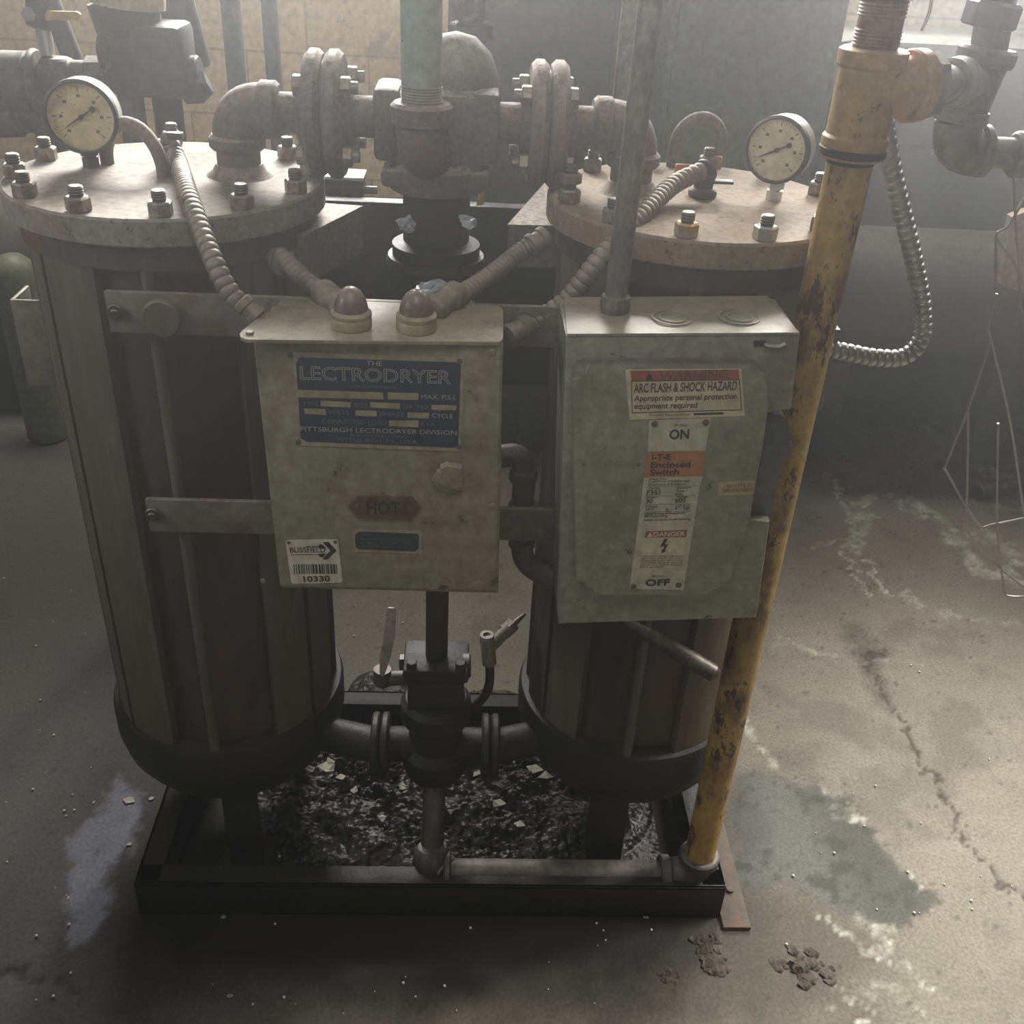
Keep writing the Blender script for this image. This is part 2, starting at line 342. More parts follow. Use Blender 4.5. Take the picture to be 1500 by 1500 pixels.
    front_dark = sig(c3([(380, 880), (500, 740), (760, 770), (880, 860), (1000, 1040), (860, 1250), (-400, 1250), (-400, 880)]), .10)*.55  # soft darker area of floor in front of the skid
    far = sig([(1130, 620), (1240, 700), (1260, 930), (1140, 900)], .15)*.3
    oil_and_shadow = sig([(185, 1150), (105, 1370), (230, 1450), (640, 1490), (1010, 1460), (1090, 1350), (1060, 1150)], .16)  # black oil, with the machine's forward shadow painted in
    lit_patch = sig([(180, 1130), (208, 1150), (205, 1210), (165, 1290), (150, 1370), (105, 1375), (95, 1330), (108, 1240), (150, 1190)], .015)  # bluish light falling past the tank leg, painted into the floor
    crack = np.zeros(X.shape)
    for pts in (c3([(930, -120), (940, 0), (980, 70), (1060, 140), (1080, 200), (1130, 280), (1200, 370), (1230, 500), (1320, 600), (1420, 720), (1500, 830), (1600, 960)]), [(0, 1412), (40, 1425), (80, 1440), (120, 1455)]):
        crack = np.maximum(crack, np.clip(1.6-pl(pts)/.005, 0, 1))
    crack = np.maximum(crack, .5*np.clip(1.3-pl(c3([(900, -200), (930, -60), (970, 60)]))/.03, 0, 1))
    def lay(base, c, a): return base*(1-a[:, None])+np.array(c)[None]*a[:, None]
    n1 = vnoise(X, Y, 3.2, 21, 6); n2 = vnoise(X, Y, 17, 31, 5); n3 = vnoise(X, Y, 60, 41, 2)
    col = np.array([.176, .159, .130])[None]*(0.62+.52*n1+.26*n2+.22*n3)[:, None]
    col = lay(col, (.19, .175, .14), np.clip((vnoise(X+5, Y, 5, 51)-.52)*4, 0, .6))
    col = lay(col, (.12, .105, .09), np.clip((vnoise(X+1, Y+4, 7, 61, 5)-.60)*5, 0, .55))
    left = np.clip((.0-X)/.5, 0, 1); col = lay(col, (.072, .074, .073), left*.85)  # left floor painted greyer and darker, partly for the weaker light there
    col = lay(col, (.055, .048, .038), front_dark); col = lay(col, (.07, .063, .05), far)
    pn = vnoise(X+3, Y+3, 30, 71, 5)
    col = lay(col, (.066, .066, .056), pud*.92); inner = pud*np.clip((.80-X)/.10, 0, 1); col = lay(col, (.13, .13, .12), inner*np.clip(.5+pn*.8, 0, 1)); col = lay(col, (.05, .05, .04), pud*np.clip((pn-.6)*8, 0, .8))
    col = lay(col, (.010, .009, .008), oil_and_shadow*.93); col = lay(col, (.17, .175, .21), lit_patch*np.clip(.5+pn*.9, 0, .95))
    pk = np.clip((vnoise(X+8, Y+3, 110, 81, 2)-.8)*14, 0, 1); col = lay(col, (.03, .028, .024), pk*.6)
    col = lay(col, (.58, .60, .50), np.clip(white, 0, 1)*.9); col = lay(col, (.03, .025, .02), crack*.8)
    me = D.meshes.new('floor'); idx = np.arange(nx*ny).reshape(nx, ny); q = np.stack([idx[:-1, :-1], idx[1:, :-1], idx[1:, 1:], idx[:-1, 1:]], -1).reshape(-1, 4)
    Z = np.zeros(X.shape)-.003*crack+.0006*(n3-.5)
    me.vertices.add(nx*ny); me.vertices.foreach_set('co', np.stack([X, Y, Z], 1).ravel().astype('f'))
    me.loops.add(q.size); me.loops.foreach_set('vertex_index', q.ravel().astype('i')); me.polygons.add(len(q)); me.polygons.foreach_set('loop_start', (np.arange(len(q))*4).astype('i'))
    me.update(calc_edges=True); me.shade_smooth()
    a = me.color_attributes.new('stain_and_light', 'FLOAT_COLOR', 'POINT'); a.data.foreach_set('color', np.concatenate([col, np.clip(oil_and_shadow*.4+pud*.2+lit_patch*.2, 0, 1)[:, None]], 1).ravel().astype('f'))
    m = D.materials.new('stained concrete'); m.use_nodes = True; t = m.node_tree; N, L = t.nodes, t.links; b = N['Principled BSDF']; b.inputs['Specular IOR Level'].default_value = .25
    at_ = N.new('ShaderNodeAttribute'); at_.attribute_name = 'stain_and_light'; tc = N.new('ShaderNodeTexCoord')
    nz = N.new('ShaderNodeTexNoise'); nz.inputs['Scale'].default_value = 160; nz.inputs['Detail'].default_value = 4; L.new(tc.outputs['Object'], nz.inputs['Vector'])
    mr = N.new('ShaderNodeMapRange'); mr.inputs[1].default_value = .3; mr.inputs[2].default_value = .7; mr.inputs[3].default_value = .75; mr.inputs[4].default_value = 1.25; L.new(nz.outputs['Fac'], mr.inputs[0])
    q_ = N.new('ShaderNodeMix'); q_.data_type = 'RGBA'; q_.blend_type = 'MULTIPLY'; q_.inputs[0].default_value = 1; L.new(at_.outputs['Color'], q_.inputs[6]); L.new(mr.outputs[0], q_.inputs[7]); L.new(q_.outputs[2], b.inputs['Base Color'])
    rr = N.new('ShaderNodeMapRange'); rr.inputs[3].default_value = .78; rr.inputs[4].default_value = .42; L.new(at_.outputs['Alpha'], rr.inputs[0]); L.new(rr.outputs[0], b.inputs['Roughness'])
    bp = N.new('ShaderNodeBump'); bp.inputs['Strength'].default_value = .35; bp.inputs['Distance'].default_value = .002; L.new(nz.outputs['Fac'], bp.inputs['Height']); L.new(bp.outputs[0], b.inputs['Normal'])
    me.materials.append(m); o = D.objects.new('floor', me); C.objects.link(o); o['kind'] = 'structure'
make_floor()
for nm, c, s in (('wall_back', (.1, YB+.05, ZT/2), (XR-XL, .1, ZT)), ('wall_left', (XL-.05, .15, ZT/2), (.1, YB-YF, ZT)), ('wall_right', (XR+.05, .15, ZT/2), (.1, YB-YF, ZT)), ('wall_front', (.1, YF-.05, ZT/2), (XR-XL, .1, ZT))):
    b = new(); box(b, c, s); struct(nm, b, M['wall' if nm == 'wall_back' else 'darkwall'])
b = new(); box(b, (.1, .15, ZT+.05), (XR-XL, YB-YF, .1)); struct('ceiling', b, M['darkwall'])

# ------------------------------------------------------------------ skid frame
sk = thing('skid_frame', 'black oily channel steel skid frame under both vessels', 'frame', (0, 0, 0))
def channel(p0, p1, out, h=.078, w=.04, th=.006):
    b = new(); p0 = V(p0); p1 = V(p1); d = (p1-p0); mid = (p0+p1)/2; L = d.length; o = V(out)
    sx = lambda a: (L, a) if abs(d.x) > abs(d.y) else (a, L)
    box(b, mid+o*-.003+V((0, 0, h/2)), (*sx(th), h), .001)
    box(b, mid-o*(w/2)+V((0, 0, h-th/2)), (*sx(w), th), .001); box(b, mid-o*(w/2)+V((0, 0, th/2)), (*sx(w), th), .001)
    return b
build('channel', channel((-.481, -.24, 0), (.512, -.24, 0), (0, -1, 0)), M['black'], sk)
build('channel', channel((-.481, .24, 0), (.512, .24, 0), (0, 1, 0)), M['black'], sk)
build('channel', channel((-.481, -.234, 0), (-.481, .234, 0), (-1, 0, 0)), M['black'], sk)
build('channel', channel((.512, -.234, 0), (.512, .234, 0), (1, 0, 0)), M['black'], sk)
b = new(); box(b, (.537, -.02, .004), (.048, .49, .008), .001); cyl(b, (.54, -.19, .008), (.54, -.19, .013), .006); build('foot_plate', b, M['plate'], sk)['label'] = 'flat brown foot plate lying along the right edge'

# ------------------------------------------------------------------ vessels
def make_nut(bm_n, bm_s, c, r=.0145, h=.017, sh=.012, tall=False, rot=0):
    hexn(bm_n, c, (0, 0, 1), r, h, rot=rot)
    cyl(bm_s, c+V((0, 0, h)), c+V((0, 0, h+sh)), r*.56, seg=14, bev=.0012)
    for k in range(3): lathe(bm_s, [(r*.56, h+sh*(.2+k*.25)), (r*.61, h+sh*(.28+k*.25)), (r*.56, h+sh*(.36+k*.25))], c, seg=14, cap=False)
def vessel(sx, label, cov, nut_angles, tall, mirror, zinc=()):
    x0 = sx*.347; v = thing('drying_vessel', label, 'tank', (x0, 0, .012), 'twin drying vessels')
    Cc = V((x0, 0, 0))
    b = new(); lathe(b, [(.05, .17), (.13, .185), (.175, .215), (.166, .26), (.166, 1.13)], Cc, seg=64); build('shell', b, M['shellm'], v)
    b = new(); lathe(b, [(.12, .178), (.165, .20), (.186, .235), (.193, .27), (.193, .315), (.189, .325), (.168, .33)], Cc, seg=64, cap=False); build('bottom_ring', b, M['black'], v)
    b = new(); lathe(b, [(.168, 1.10), (.186, 1.105), (.186, 1.132), (.168, 1.134)], Cc, seg=64, cap=False); build('top_ring', b, M['shellm'], v)
    for (a0, a1) in [(-73, -62), (-60, -47), (-44, -17), (36, 58), (61, 80), (95, 120), (124, 150), (155, 180), (185, 210), (214, 240), (243, 262), (265, 284)]:
        if mirror: a0, a1 = -a1, -a0
        b = new(); n = max(3, int((a1-a0)/3)); ang = [R(a0+(a1-a0)*k/n-90) for k in range(n+1)]
        for z0, z1 in ((.325, 1.105),):
            ri, ro = .164, .181
            cols = [[b.verts.new(Cc+V((math.cos(t)*q, math.sin(t)*q, z))) for (q, z) in ((ri, z0), (ro, z0), (ro, z1), (ri, z1))] for t in ang]
            for A, B in zip(cols, cols[1:]):
                for k in range(4): b.faces.new((A[k], A[(k+1) % 4], B[(k+1) % 4], B[k]))
            b.faces.new(cols[0]); b.faces.new(cols[-1][::-1])
        build('stave', b, M['stave'], v)
    # long tie rod in the recess
    b = new(); t = R((4 if not mirror else -8)-90); q = .178
    cyl(b, Cc+V((math.cos(t)*q, math.sin(t)*q, .30)), Cc+V((math.cos(t)*q, math.sin(t)*q, 1.12)), .008); build('tie_rod', b, M['stave'], v)
    # side bracket of bent plate
    b = new(); xs = x0+sx*.150; xe = x0+sx*.212
    for (p, s) in ((V(((xs+xe)/2, -.052, .952)), (abs(xe-xs), .005, .124)), (V((xe-sx*.0025, -.024, .952)), (.005, .052, .124))): box(b, p, s, .0008)
    build('side_bracket', b, M['steelbar'], v)
    # legs
    for (lx, ly) in ((sx*.315, -.15), (sx*.43, .10), (sx*.26, .12)):
        b = new(); box(b, (lx, ly, .125), (.058, .012, .226), .001); box(b, (lx-.023, ly+.025, .125), (.012, .05, .226), .001); box(b, (lx, ly+.02, .018), (.085, .08, .012), .001)
        build('leg', b, M['black'], v)
    # cover
    b = new(); lathe(b, [(.196, 1.136), (.2, 1.139), (.2, 1.167), (.197, 1.17)], Cc, seg=96); build('cover_plate', b, M[cov], v)
    for k, a in enumerate(nut_angles):
        c = Cc+V((.182*math.cos(R(a)), .182*math.sin(R(a)), 1.17)); bn, bs = new(), new(); tl = tall.get(k)
        make_nut(bn, bs, c, sh=.012 if not tl else .03, rot=random.random())
        if tl: hexn(bn, c+V((0, 0, .024)), (0, 0, 1), .0145, .013, rot=.4)
        nu = build('nut', bn, M['nutg'] if k in zinc else M['nut'], v); build('stud', bs, M['stud'], nu)
    return v, Cc
VL, CL = vessel(-1, 'left drying vessel with grey dusty bolted cover and brown stave jacket', 'cover', [-168+30*k for k in range(12)], {}, False)
VR, CR = vessel(1, 'right drying vessel with orange rust cover, standing behind the grey switch box', 'cover2', [-165+30*k for k in range(12)], {0: True}, True, zinc=(2, 3))
def handle(v, feet, top, label=None):
    b = new(); p, q = feet; t = V(top); m = (p+q)/2; rr_ = (p-q).length/2; hl = max(.004, t.z-m.z-rr_); up_ = V((0, 0, 1))
    P = [p, p+up_*hl*.5]+[m+(p-m)*math.cos(PI*k/16)+up_*(hl+rr_*math.sin(PI*k/16)) for k in range(17)]+[q+up_*hl*.5, q]
    tube(b, P, .0088, 14); build('lifting_handle', b, M['iron2'], v)
handle(VL, (atz(158, 242, 1.168), atz(241, 262, 1.168)), (at(198, 184, .01)))
handle(VR, (atz(984, 246, 1.168), atz(1052, 243, 1.168)), at(1015, 175, .17))
b = new()
for q in ((1000, 250), (1046, 238)): box(b, atz(*q, 1.178), (.022, .008, .018), .001)
build('handle_lug', b, M['orange'], VR)

# ------------------------------------------------------------------ cross bars and mounting plates
def bar(label, x0, x1, z0, z1, Y, bosses=(), bolts=()):
    b = new(); box(b, ((x0+x1)/2, Y, (z0+z1)/2), (x1-x0, .008, z1-z0), .001)
    t = thing('cross_bar', label, 'bar', ((x0+x1)/2, Y, z0)); build('flat_bar', b, M['steelbar'], t)
    for q in bosses:
        b = new(); c = at(*q, Y-.004); cyl(b, c+V((0, .004, 0)), c+V((0, -.008, 0)), .023, bev=.002, seg=32); build('round_boss', b, M['stave'], t)
    for q in bolts:
        b = new(); c = at(*q, Y-.004); cyl(b, c, c+V((0, -.004, 0)), .010, bev=.001); cyl(b, c, c+V((0, -.008, 0)), .0055, bev=.001); build('bolt', b, M['stud'], t)
    return t
bar('upper olive flat bar spanning the front of both vessels behind the boxes', -.38, .40, 1.035, 1.086, -.2, [(238, 465)], [(170, 457)])
bar('lower olive flat bar crossing the left vessel beside the beige box', -.372, .40, .752, .802, -.2, [], [(224, 753)])
b = new(); box(b, (0, .2, .95), (.50, .006, .30), .001); box(b, (0, .188, 1.097), (.50, .03, .006), .001)
tag(build('back_plate', b, M['black']), 'dark steel plate bridging the vessels behind the central valve', 'plate')

# ------------------------------------------------------------------ junction boxes on the vessels
def jbox(label, pts, z0):
    z1 = 1.120; cx = sum(p[0] for p in pts)/len(pts); cy = sum(p[1] for p in pts)/len(pts)
    t = thing('junction_box', label, 'junction box', (cx, cy, z0), 'junction boxes on the inner vessel sides')
    b = new(); prism(b, [V((x, y, z1-.004)) for x, y in pts], (0, 0, z0-z1+.004), bev=.002); build('box_body', b, M['iron'], t)
    b = new(); prism(b, [V((cx+(x-cx)*1.03, cy+(y-cy)*1.03, z1)) for x, y in pts], (0, 0, -.004), bev=.001); build('lid', b, M['iron'], t)
jbox('grey junction box under the right rim of the left vessel cover', [(-.222, -.072), (-.165, -.066), (-.106, .078), (-.172, .085)], 1.055)
jbox('grey junction box beside the left rim of the right vessel cover', [(.098, .02), (.172, .024), (.19, .13), (.21, .20), (.163, .258)], 1.06)

# ------------------------------------------------------------------ upper valve manifold
YM, ZM = .02, 1.25
mv = thing('valve_manifold', 'dusty cast iron four way valve with flanged elbows joining both vessel tops', 'valve', (0, YM, 1.17))
ax = lambda x, z=ZM: V((x, YM, z))
def elbow_part(sx, mt):
    b = new(); e = ax(sx*.258)
    cyl(b, V((sx*.258, YM, 1.17)), V((sx*.258, YM, 1.215)), .028, bev=.001); lathe(b, [(.045, 0), (.036, .006), (.03, .016)], V((sx*.258, YM, 1.169)), seg=28)
    cyl(b, V((sx*.258, YM, 1.203)), V((sx*.258, YM, 1.222)), .036, bev=.004)
    elbow(b, V((sx*.256, YM, 1.218)), V((sx*.256, YM, ZM+.003)), V((sx*.222, YM, ZM+.003)), .0325)
    cyl(b, ax(sx*.228, ZM+.003), ax(sx*.200, ZM+.003), .0355, bev=.005)
    build('pipe_elbow', b, mt, mv)
    b = new(); cyl(b, ax(sx*.205), ax(sx*.06), .0255); build('pipe_nipple', b, mt, mv)
    for j, (xa, xb) in enumerate(((.165, .143), (.140, .118))):
        b = new(); cyl(b, ax(sx*xa), ax(sx*xb), .078, bev=.006, seg=48); cyl(b, ax(sx*(xa+.012 if j == 0 else xa)), ax(sx*(xb if j == 0 else xb-.012)), .04, bev=.004)
        build('flange', b, mt, mv)
    b = new(); cyl(b, ax(sx*.1432), ax(sx*.1398), .066, seg=40); build('gasket', b, M['bgd'], mv)
    for k in range(4):
        a = PI/4+k*PI/2; off = V((0, math.cos(a), math.sin(a)))*.058
        b = new(); hexn(b, ax(sx*.118)+off, (-sx, 0, 0), .0135, .013); cyl(b, ax(sx*.116)+off, ax(sx*.096)+off, .0075, bev=.001, seg=14)
        hexn(b, ax(sx*.165)+off, (sx, 0, 0), .0135, .011); cyl(b, ax(sx*.17)+off, ax(sx*.117)+off, .006, seg=12); build('flange_bolt', b, M['nut'], mv)
elbow_part(-1, M['iron']); elbow_part(1, M['iron2'])
b = new()
box(b, (.004, YM+.01, 1.238), (.118, .11, .105), .018); lathe(b, [(.058, 0), (.056, .03), (.045, .058), (.025, .076), (.001, .082)], V((.022, YM+.03, 1.27)), seg=32)
for sx in (-1, 1): box(b, (sx*.062, YM, ZM-.002), (.034, .085, .088), .008)
lathe(b, [(.062, 0), (.066, .012), (.066, .03), (.058, .04)], V((0, YM, 1.165)), seg=32)
box(b, (0, YM, 1.185), (.14, .10, .022), .006)
build('valve_body', b, M['iron'], mv)
b = new(); lathe(b, [(.034, 0), (.038, .07), (.06, .075), (.06, .09), (.045, .095), (.045, .17)], V((0, YM, 1.0)), seg=28); lathe(b, [(.066, 0), (.069, .004), (.066, .014)], V((.0, YM, 1.06)), seg=32); build('valve_neck', b, M['black'], mv)
b = new(); cyl(b, V((0, YM, .62)), V((0, YM, 1.0)), .036); build('drop_pipe', b, M['black'], mv)
# inlet elbow in front of the valve body + green pipe
ge = thing('pipe_elbow', 'pinkish iron elbow at the foot of the pale green pipe', 'pipe fitting', (-.018, -.06, 1.22))
GY = -.058; g0 = at(618, 150, GY); g1 = at(613, -40, GY)
b = new(); zc = at(622, 178, GY).z; c = V((g0.x, GY, 0))
elbow(b, V((c.x, GY, zc)), V((c.x, GY, zc-.05)), V((c.x+.012, GY+.062, zc-.052)), .032)
lathe(b, [(.031, 0), (.037, .004), (.038, .024), (.034, .028)], V((c.x, GY, zc-.006)), seg=36)
build('elbow_body', b, M['iron2'], ge)
b = new(); lathe(b, [(.036, 0), (.043, .003), (.043, .018), (.036, .02)], V((c.x+.004, GY+.03, zc-.045)), V((.2, 1, -.03)), seg=36); build('elbow_collar', b, M['iron2'], ge)
gp = thing('standpipe', 'pale green painted pipe rising above the central valve', 'pipe', (c.x, GY, zc+.02))
b = new(); cyl(b, V((c.x, GY, zc+.02)), V((g1.x, GY, 1.75)), .0245, seg=36); build('pipe', b, M['green'], gp)
b = new()
for k in range(6): lathe(b, [(.0245, 0), (.0256, .0012), (.0245, .0024)], V((c.x, GY, zc+.023+k*.0032)), seg=36, cap=False)
build('pipe_thread', b, M['bg'], gp)

# ------------------------------------------------------------------ gauges
def gauge(label, base, ctr, yawd, r, dial, angle, tail, case):
    g = thing('pressure_gauge', label, 'gauge', base); n = V((math.sin(R(yawd)), -math.cos(R(yawd)), 0)); c = V(ctr)
    ex = V((math.cos(R(yawd)), math.sin(R(yawd)), 0)); ez = V((0, 0, 1))
    b = new(); lathe(b, [(r*.80, 0), (r*.97, .006), (r*.97, .026), (r*1.0, .028), (r*1.0, .038), (r*.93, .041), (r*.90, .039), (r*.90, .033)], c-n*.035, n, seg=56, cap=False)
    lathe(b, [(r*.80, 0), (.001, .001)], c-n*.035, n, seg=56, cap=False); build('gauge_case', b, M['white'], g)
    b = new(); lathe(b, [(r*.89, .0385), (r*.93, .0415), (r*1.005, .0385), (r*1.005, .030)], c-n*.035, n, seg=56, cap=False); build('bezel', b, M['bgd'], g)
    b = new(); lathe(b, [(r*.90, .0345), (.0005, .0345)], c-n*.035, n, seg=48, cap=False)
    for k in range(25):
        t = R(-135+270*k/24); d = ex*math.sin(t)+ez*math.cos(t); s = d.cross(n); i0 = .68 if k % 4 == 0 else .74; w = .0006 if k % 4 == 0 else .0003; P = c-n*.0002
        b.faces.new([b.verts.new(P+d*r*i0+s*w), b.verts.new(P+d*r*.8+s*w), b.verts.new(P+d*r*.8-s*w), b.verts.new(P+d*r*i0-s*w)]).material_index = 1
    for k in range(7):
        t = R(-135+45*k); d = ex*math.sin(t)+ez*math.cos(t); P = c+d*r*.55-n*.0002
        b.faces.new([b.verts.new(P+ex*sx*.0022+ez*sz*.0018) for sx, sz in ((-1, -1), (1, -1), (1, 1), (-1, 1))]).material_index = 1
    build('dial', b, [M[dial], M['dink']], g, flat=True)
    t = R(angle); d = ex*math.sin(t)+ez*math.cos(t); s = d.cross(n); b = new(); P = c+n*.001
    prism(b, [P+d*r*.75, P+d*r*.05+s*.0014, P-d*r*.32+s*.0008, P-d*r*.34+s*.0032, P-d*r*.46+s*.0028, P-d*r*.48, P-d*r*.46-s*.0028, P-d*r*.34-s*.0032, P-d*r*.32-s*.0008, P+d*r*.05-s*.0014], n*.0006); cyl(b, P, P+n*.002, .003, seg=14); build('needle', b, M['ink'], g)
    b = new(); st = V((base.x, base.y, base.z)); cyl(b, st, st+V((0, 0, .012)), .011, seg=8); cyl(b, st+V((0, 0, .012)), V((c.x-n.x*.015, c.y-n.y*.015, c.z-r*.94)), .0075); hexn(b, st+V((0, 0, .014)), (0, 0, 1), .011, .010); build('stem', b, M['silver' if case else 'bgd'], g)
gb = atz(134, 244, 1.17); gc = at(119, 171, gb.y-.01)
gauge('pressure gauge with yellowed dial and white rim on the left vessel cover', gb, (gc.x, gb.y-.01, gc.z), 4, .0455, 'dial', 237, 0, False)
gb = atz(1133, 292, 1.17); gc = at(1138, 219, gb.y-.01)
gauge('pressure gauge with cream dial on the orange right vessel cover', gb, (gc.x, gb.y-.012, gc.z), -34, .0425, 'dial2', 242, 0, True)

# ------------------------------------------------------------------ beige control box
B1 = -.32
cb = thing('control_box', 'dirty beige steel control box with navy nameplate and two domed lamps', 'control box', at(570, 870, B1))
front = [(374, 502), (737, 505), (730, 870), (412, 862)]
b = new(); P = pxpoly(front, B1+.004); prism(b, P, (0, .111, 0), bev=.003); build('box_body', b, M['beige'], cb)
b = new(); prism(b, pxpoly([(371, 501), (734, 503), (727, 866), (410, 859)], B1), (0, .006, 0), bev=.002)
for q in ((385, 850), (722, 515), (722, 740)):
    c = at(*q, B1); cyl(b, c, c+V((0, -.002, 0)), .0035, bev=.0008, seg=12)
door1 = build('door', b, M['beige'], cb)
zt = at(540, 495, B1-.004).z
b = new(); top = [atz(*q, zt) for q in roundpoly([(349, 489), (385, 459), (402, 455), (412, 437), (737, 448), (737, 501), (356, 497)], 9)]
prism(b, [p+V((0, 0, 0)) for p in top], (0, 0, -.004), bev=.001)
c = atz(366, 489, zt); cyl(b, c, c+V((0, 0, .003)), .0045, bev=.001, seg=14); build('top_plate', b, M['beige'], cb)
for q in ((515, 478), (610, 482)):
    c = atz(*q, zt); b = new(); lathe(b, [(.0205, 0), (.0225, .001), (.0225, .010), (.0215, .012), (.0225, .014), (.0225, .017), (.019, .020)], c, seg=40)
    lp = build('indicator_lamp', b, M['brass'], cb); b = new(); lathe(b, [(.019, .018), (.0185, .024), (.0165, .032), (.012, .040), (.006, .0445), (.0008, .0455)], c, seg=36); build('lens', b, M['lens'], lp)
# navy nameplate
b = new(); strip(b, [(428, 514), (680, 524), (675, 661), (441, 652)], B1, .0012, 1)
strip(b, [(438, 523), (445, 523), (669, 530), (675, 534), (671, 652), (665, 655), (450, 646), (441, 642), (434, 532)], B1, .0004, 0, .0012)
YN = B1-.0017
text(b, 'THE', (537, 535), (560, 536), YN, 7, 2)
text(b, 'LECTRODRYER', (440, 555), (661, 562), YN, 19, 2, outline=.018)
text(b, 'FOR A COMPANY', (514, 567), (580, 569), YN, 3.2, 3)
for px in ([(435, 570), (561, 574), (562, 584), (436, 581)], [(568, 574), (613, 575), (613, 585), (568, 584)], [(470, 586), (514, 588), (514, 596), (470, 594)], [(542, 588), (586, 590), (586, 598), (543, 596)], [(632, 592), (669, 593), (668, 600), (632, 599)],
           [(446, 597), (477, 598), (478, 607), (447, 605)], [(521, 600), (552, 601), (552, 609), (521, 608)], [(597, 603), (629, 604), (628, 612), (597, 611)], [(570, 615), (613, 615), (613, 625), (570, 623)]): strip(b, px, B1, .0002, 1, .0016)
for s, a, c_, h, mi in (('MAX. P.S.I.', (617, 584), (668, 585), 6.5, 2), ('TYPE', (443, 594), (467, 595), 6, 3), ('SIZE', (519, 596), (539, 597), 6, 3), ('SER. NO.', (589, 598), (629, 599), 6, 3), ('VOLTS', (481, 606), (511, 607), 6, 3), ('PHASE', (556, 609), (593, 610), 6, 3), ('CYCLE', (633, 611), (663, 613), 6, 2),
    ('CONNECTED LOAD', (472, 620), (567, 622), 6.5, 3), ('K.V.A.', (617, 624), (638, 624), 6, 3), ('PITTSBURGH LECTRODRYER DIVISION', (440, 631), (669, 637), 6.5, 2), ('McGRAW EDISON COMPANY', (513, 639), (600, 642), 3.5, 3), ('PITTSBURGH, PA., U.S.A.', (496, 647), (613, 650), 6, 3)): text(b, s, a, c_, YN, h, mi, bold=.008)
np_ = build('nameplate', b, [M['navy'], M['brass'], M['lettering'], M['dimlet']], door1, flat=True)
for q in ((425, 520), (673, 529), (437, 648), (672, 655)):
    b = new(); c = at(*q, B1-.001); lathe(b, [(.0032, 0), (.0028, .0012), (.001, .0018)], c, (0, -1, 0), seg=12); build('rivet', b, M['hot'], door1)
# oval badge reading HOT
b = new(); strip(b, [(510, 740), (523, 726), (604, 727), (616, 743), (603, 759), (524, 758)], B1, .003)
text(b, 'HOT', (538, 752), (586, 753), B1-.003, 18, 1, bold=.01, lift=.001)
build('badge', b, [M['hot'], M['ink']], door1, flat=True)
for q in ((524, 742), (601, 744)):
    b = new(); c = at(*q, B1-.003); lathe(b, [(.0036, 0), (.0032, .0014), (.001, .002)], c, (0, -1, 0), seg=12); build('rivet', b, M['hot'], door1)
b = new(); strip(b, [(515, 775), (618, 778), (618, 811), (518, 808)], B1, .001, 1); strip(b, [(526, 778), (612, 781), (614, 786), (613, 803), (608, 807), (526, 804), (521, 800), (520, 783)], B1, .0003, 0, .001)
for k, (a, c_) in enumerate((((531, 784), (545, 785)), ((529, 791), (602, 793)), ((529, 796), (604, 798)), ((530, 801), (598, 803)))): text(b, ('ITEM', 'PATENTED IN U.S.A. AND CANADA', 'OTHER PATENTS APPLIED FOR', 'MADE IN U.S.A.')[k], a, c_, B1-.0015, 3, 2)
build('data_plate', b, [M['dgreen'], M['brass'], M['dimlet']], door1, flat=True)['label'] = 'small dark green plate in a tarnished rim'
# latch
b = new(); c = at(656, 703, B1); lathe(b, [(.019, 0), (.018, .003), (.013, .006)], c, (0, -1, 0), seg=8); prism(b, pxpoly([(645, 686), (655, 682), (677, 686), (678, 713), (668, 718), (652, 716), (641, 708)], B1-.010), (0, .010, 0), bev=.002); build('latch', b, M['beige'], door1)
# white asset tag
b = new(); strip(b, roundpoly([(418, 791), (495, 790), (502, 853), (427, 855)], 4), B1, .0006, 0); YT = B1-.0006
text(b, 'BLISSFIELD', (425, 809), (477, 809), YT, 7.5, 1, bold=.012)
hline(b, (448, 800.5), (470, 800), YT, .0011); hline(b, (426, 812.5), (472, 812), YT, .0008)
for px in ([(473, 794), (481, 793), (493, 806), (480, 819), (472, 819), (484, 806)], [(468, 797), (472, 797), (478, 803), (466, 803)], [(466, 811), (478, 810), (473, 816), (468, 815)]): strip(b, px, B1, .0003, 1, .0006)
xx = 430.
while xx < 493:
    w = random.choice((1.2, 1.2, 2.2, 3)); t0 = (xx-430)/64; strip(b, [(xx, 826), (xx+w, 826), (xx+w+1.2, 840), (xx+1.2, 840)], B1, .0003, 1, .0006); xx += w+random.choice((1, 1.2, 2))
text(b, '10330', (445, 852), (484, 851), YT, 8, 1, bold=.03)
for q in ((423, 795), (491, 794)): c = at(*q, YT); lathe(b, [(.0024, 0), (.002, .0008)], c, (0, -1, 0), seg=10, mi=2)
build('asset_tag', b, [M['tagw'], M['ink'], M['hot']], door1, flat=True)['label'] = 'white asset tag with a bar code'

# ------------------------------------------------------------------ grey switch box
B2 = -.32; BD = B2-.017
sb = thing('switch_box', 'grey green safety switch box with warning sticker beside the yellow pipe', 'switch box', at(965, 912, B2))
b = new(); prism(b, pxpoly([(829, 492), (1172, 490), (1159, 600), (1119, 603), (1096, 763), (1128, 763), (1108, 905), (818, 914)], B2), (0, .112, 0), bev=.002); build('box_body', b, M['grey'], sb)
z2 = at(1000, 491, B2).z
b = new(); tp = [at(831, 489, B2-.001), at(1171, 487, B2-.001)]; bk = [at(1171, 487, B2-.001), at(831, 489, B2-.001)]
prism(b, [tp[0], tp[1], tp[1]+V((-.008, .112, .001)), tp[0]+V((.004, .112, .001))], (0, 0, -.003))
def ring(c, r): lathe(b, [(r, 0), (r+.0006, .0012), (r+.0024, .0012), (r+.003, 0)], c, seg=40, cap=False)
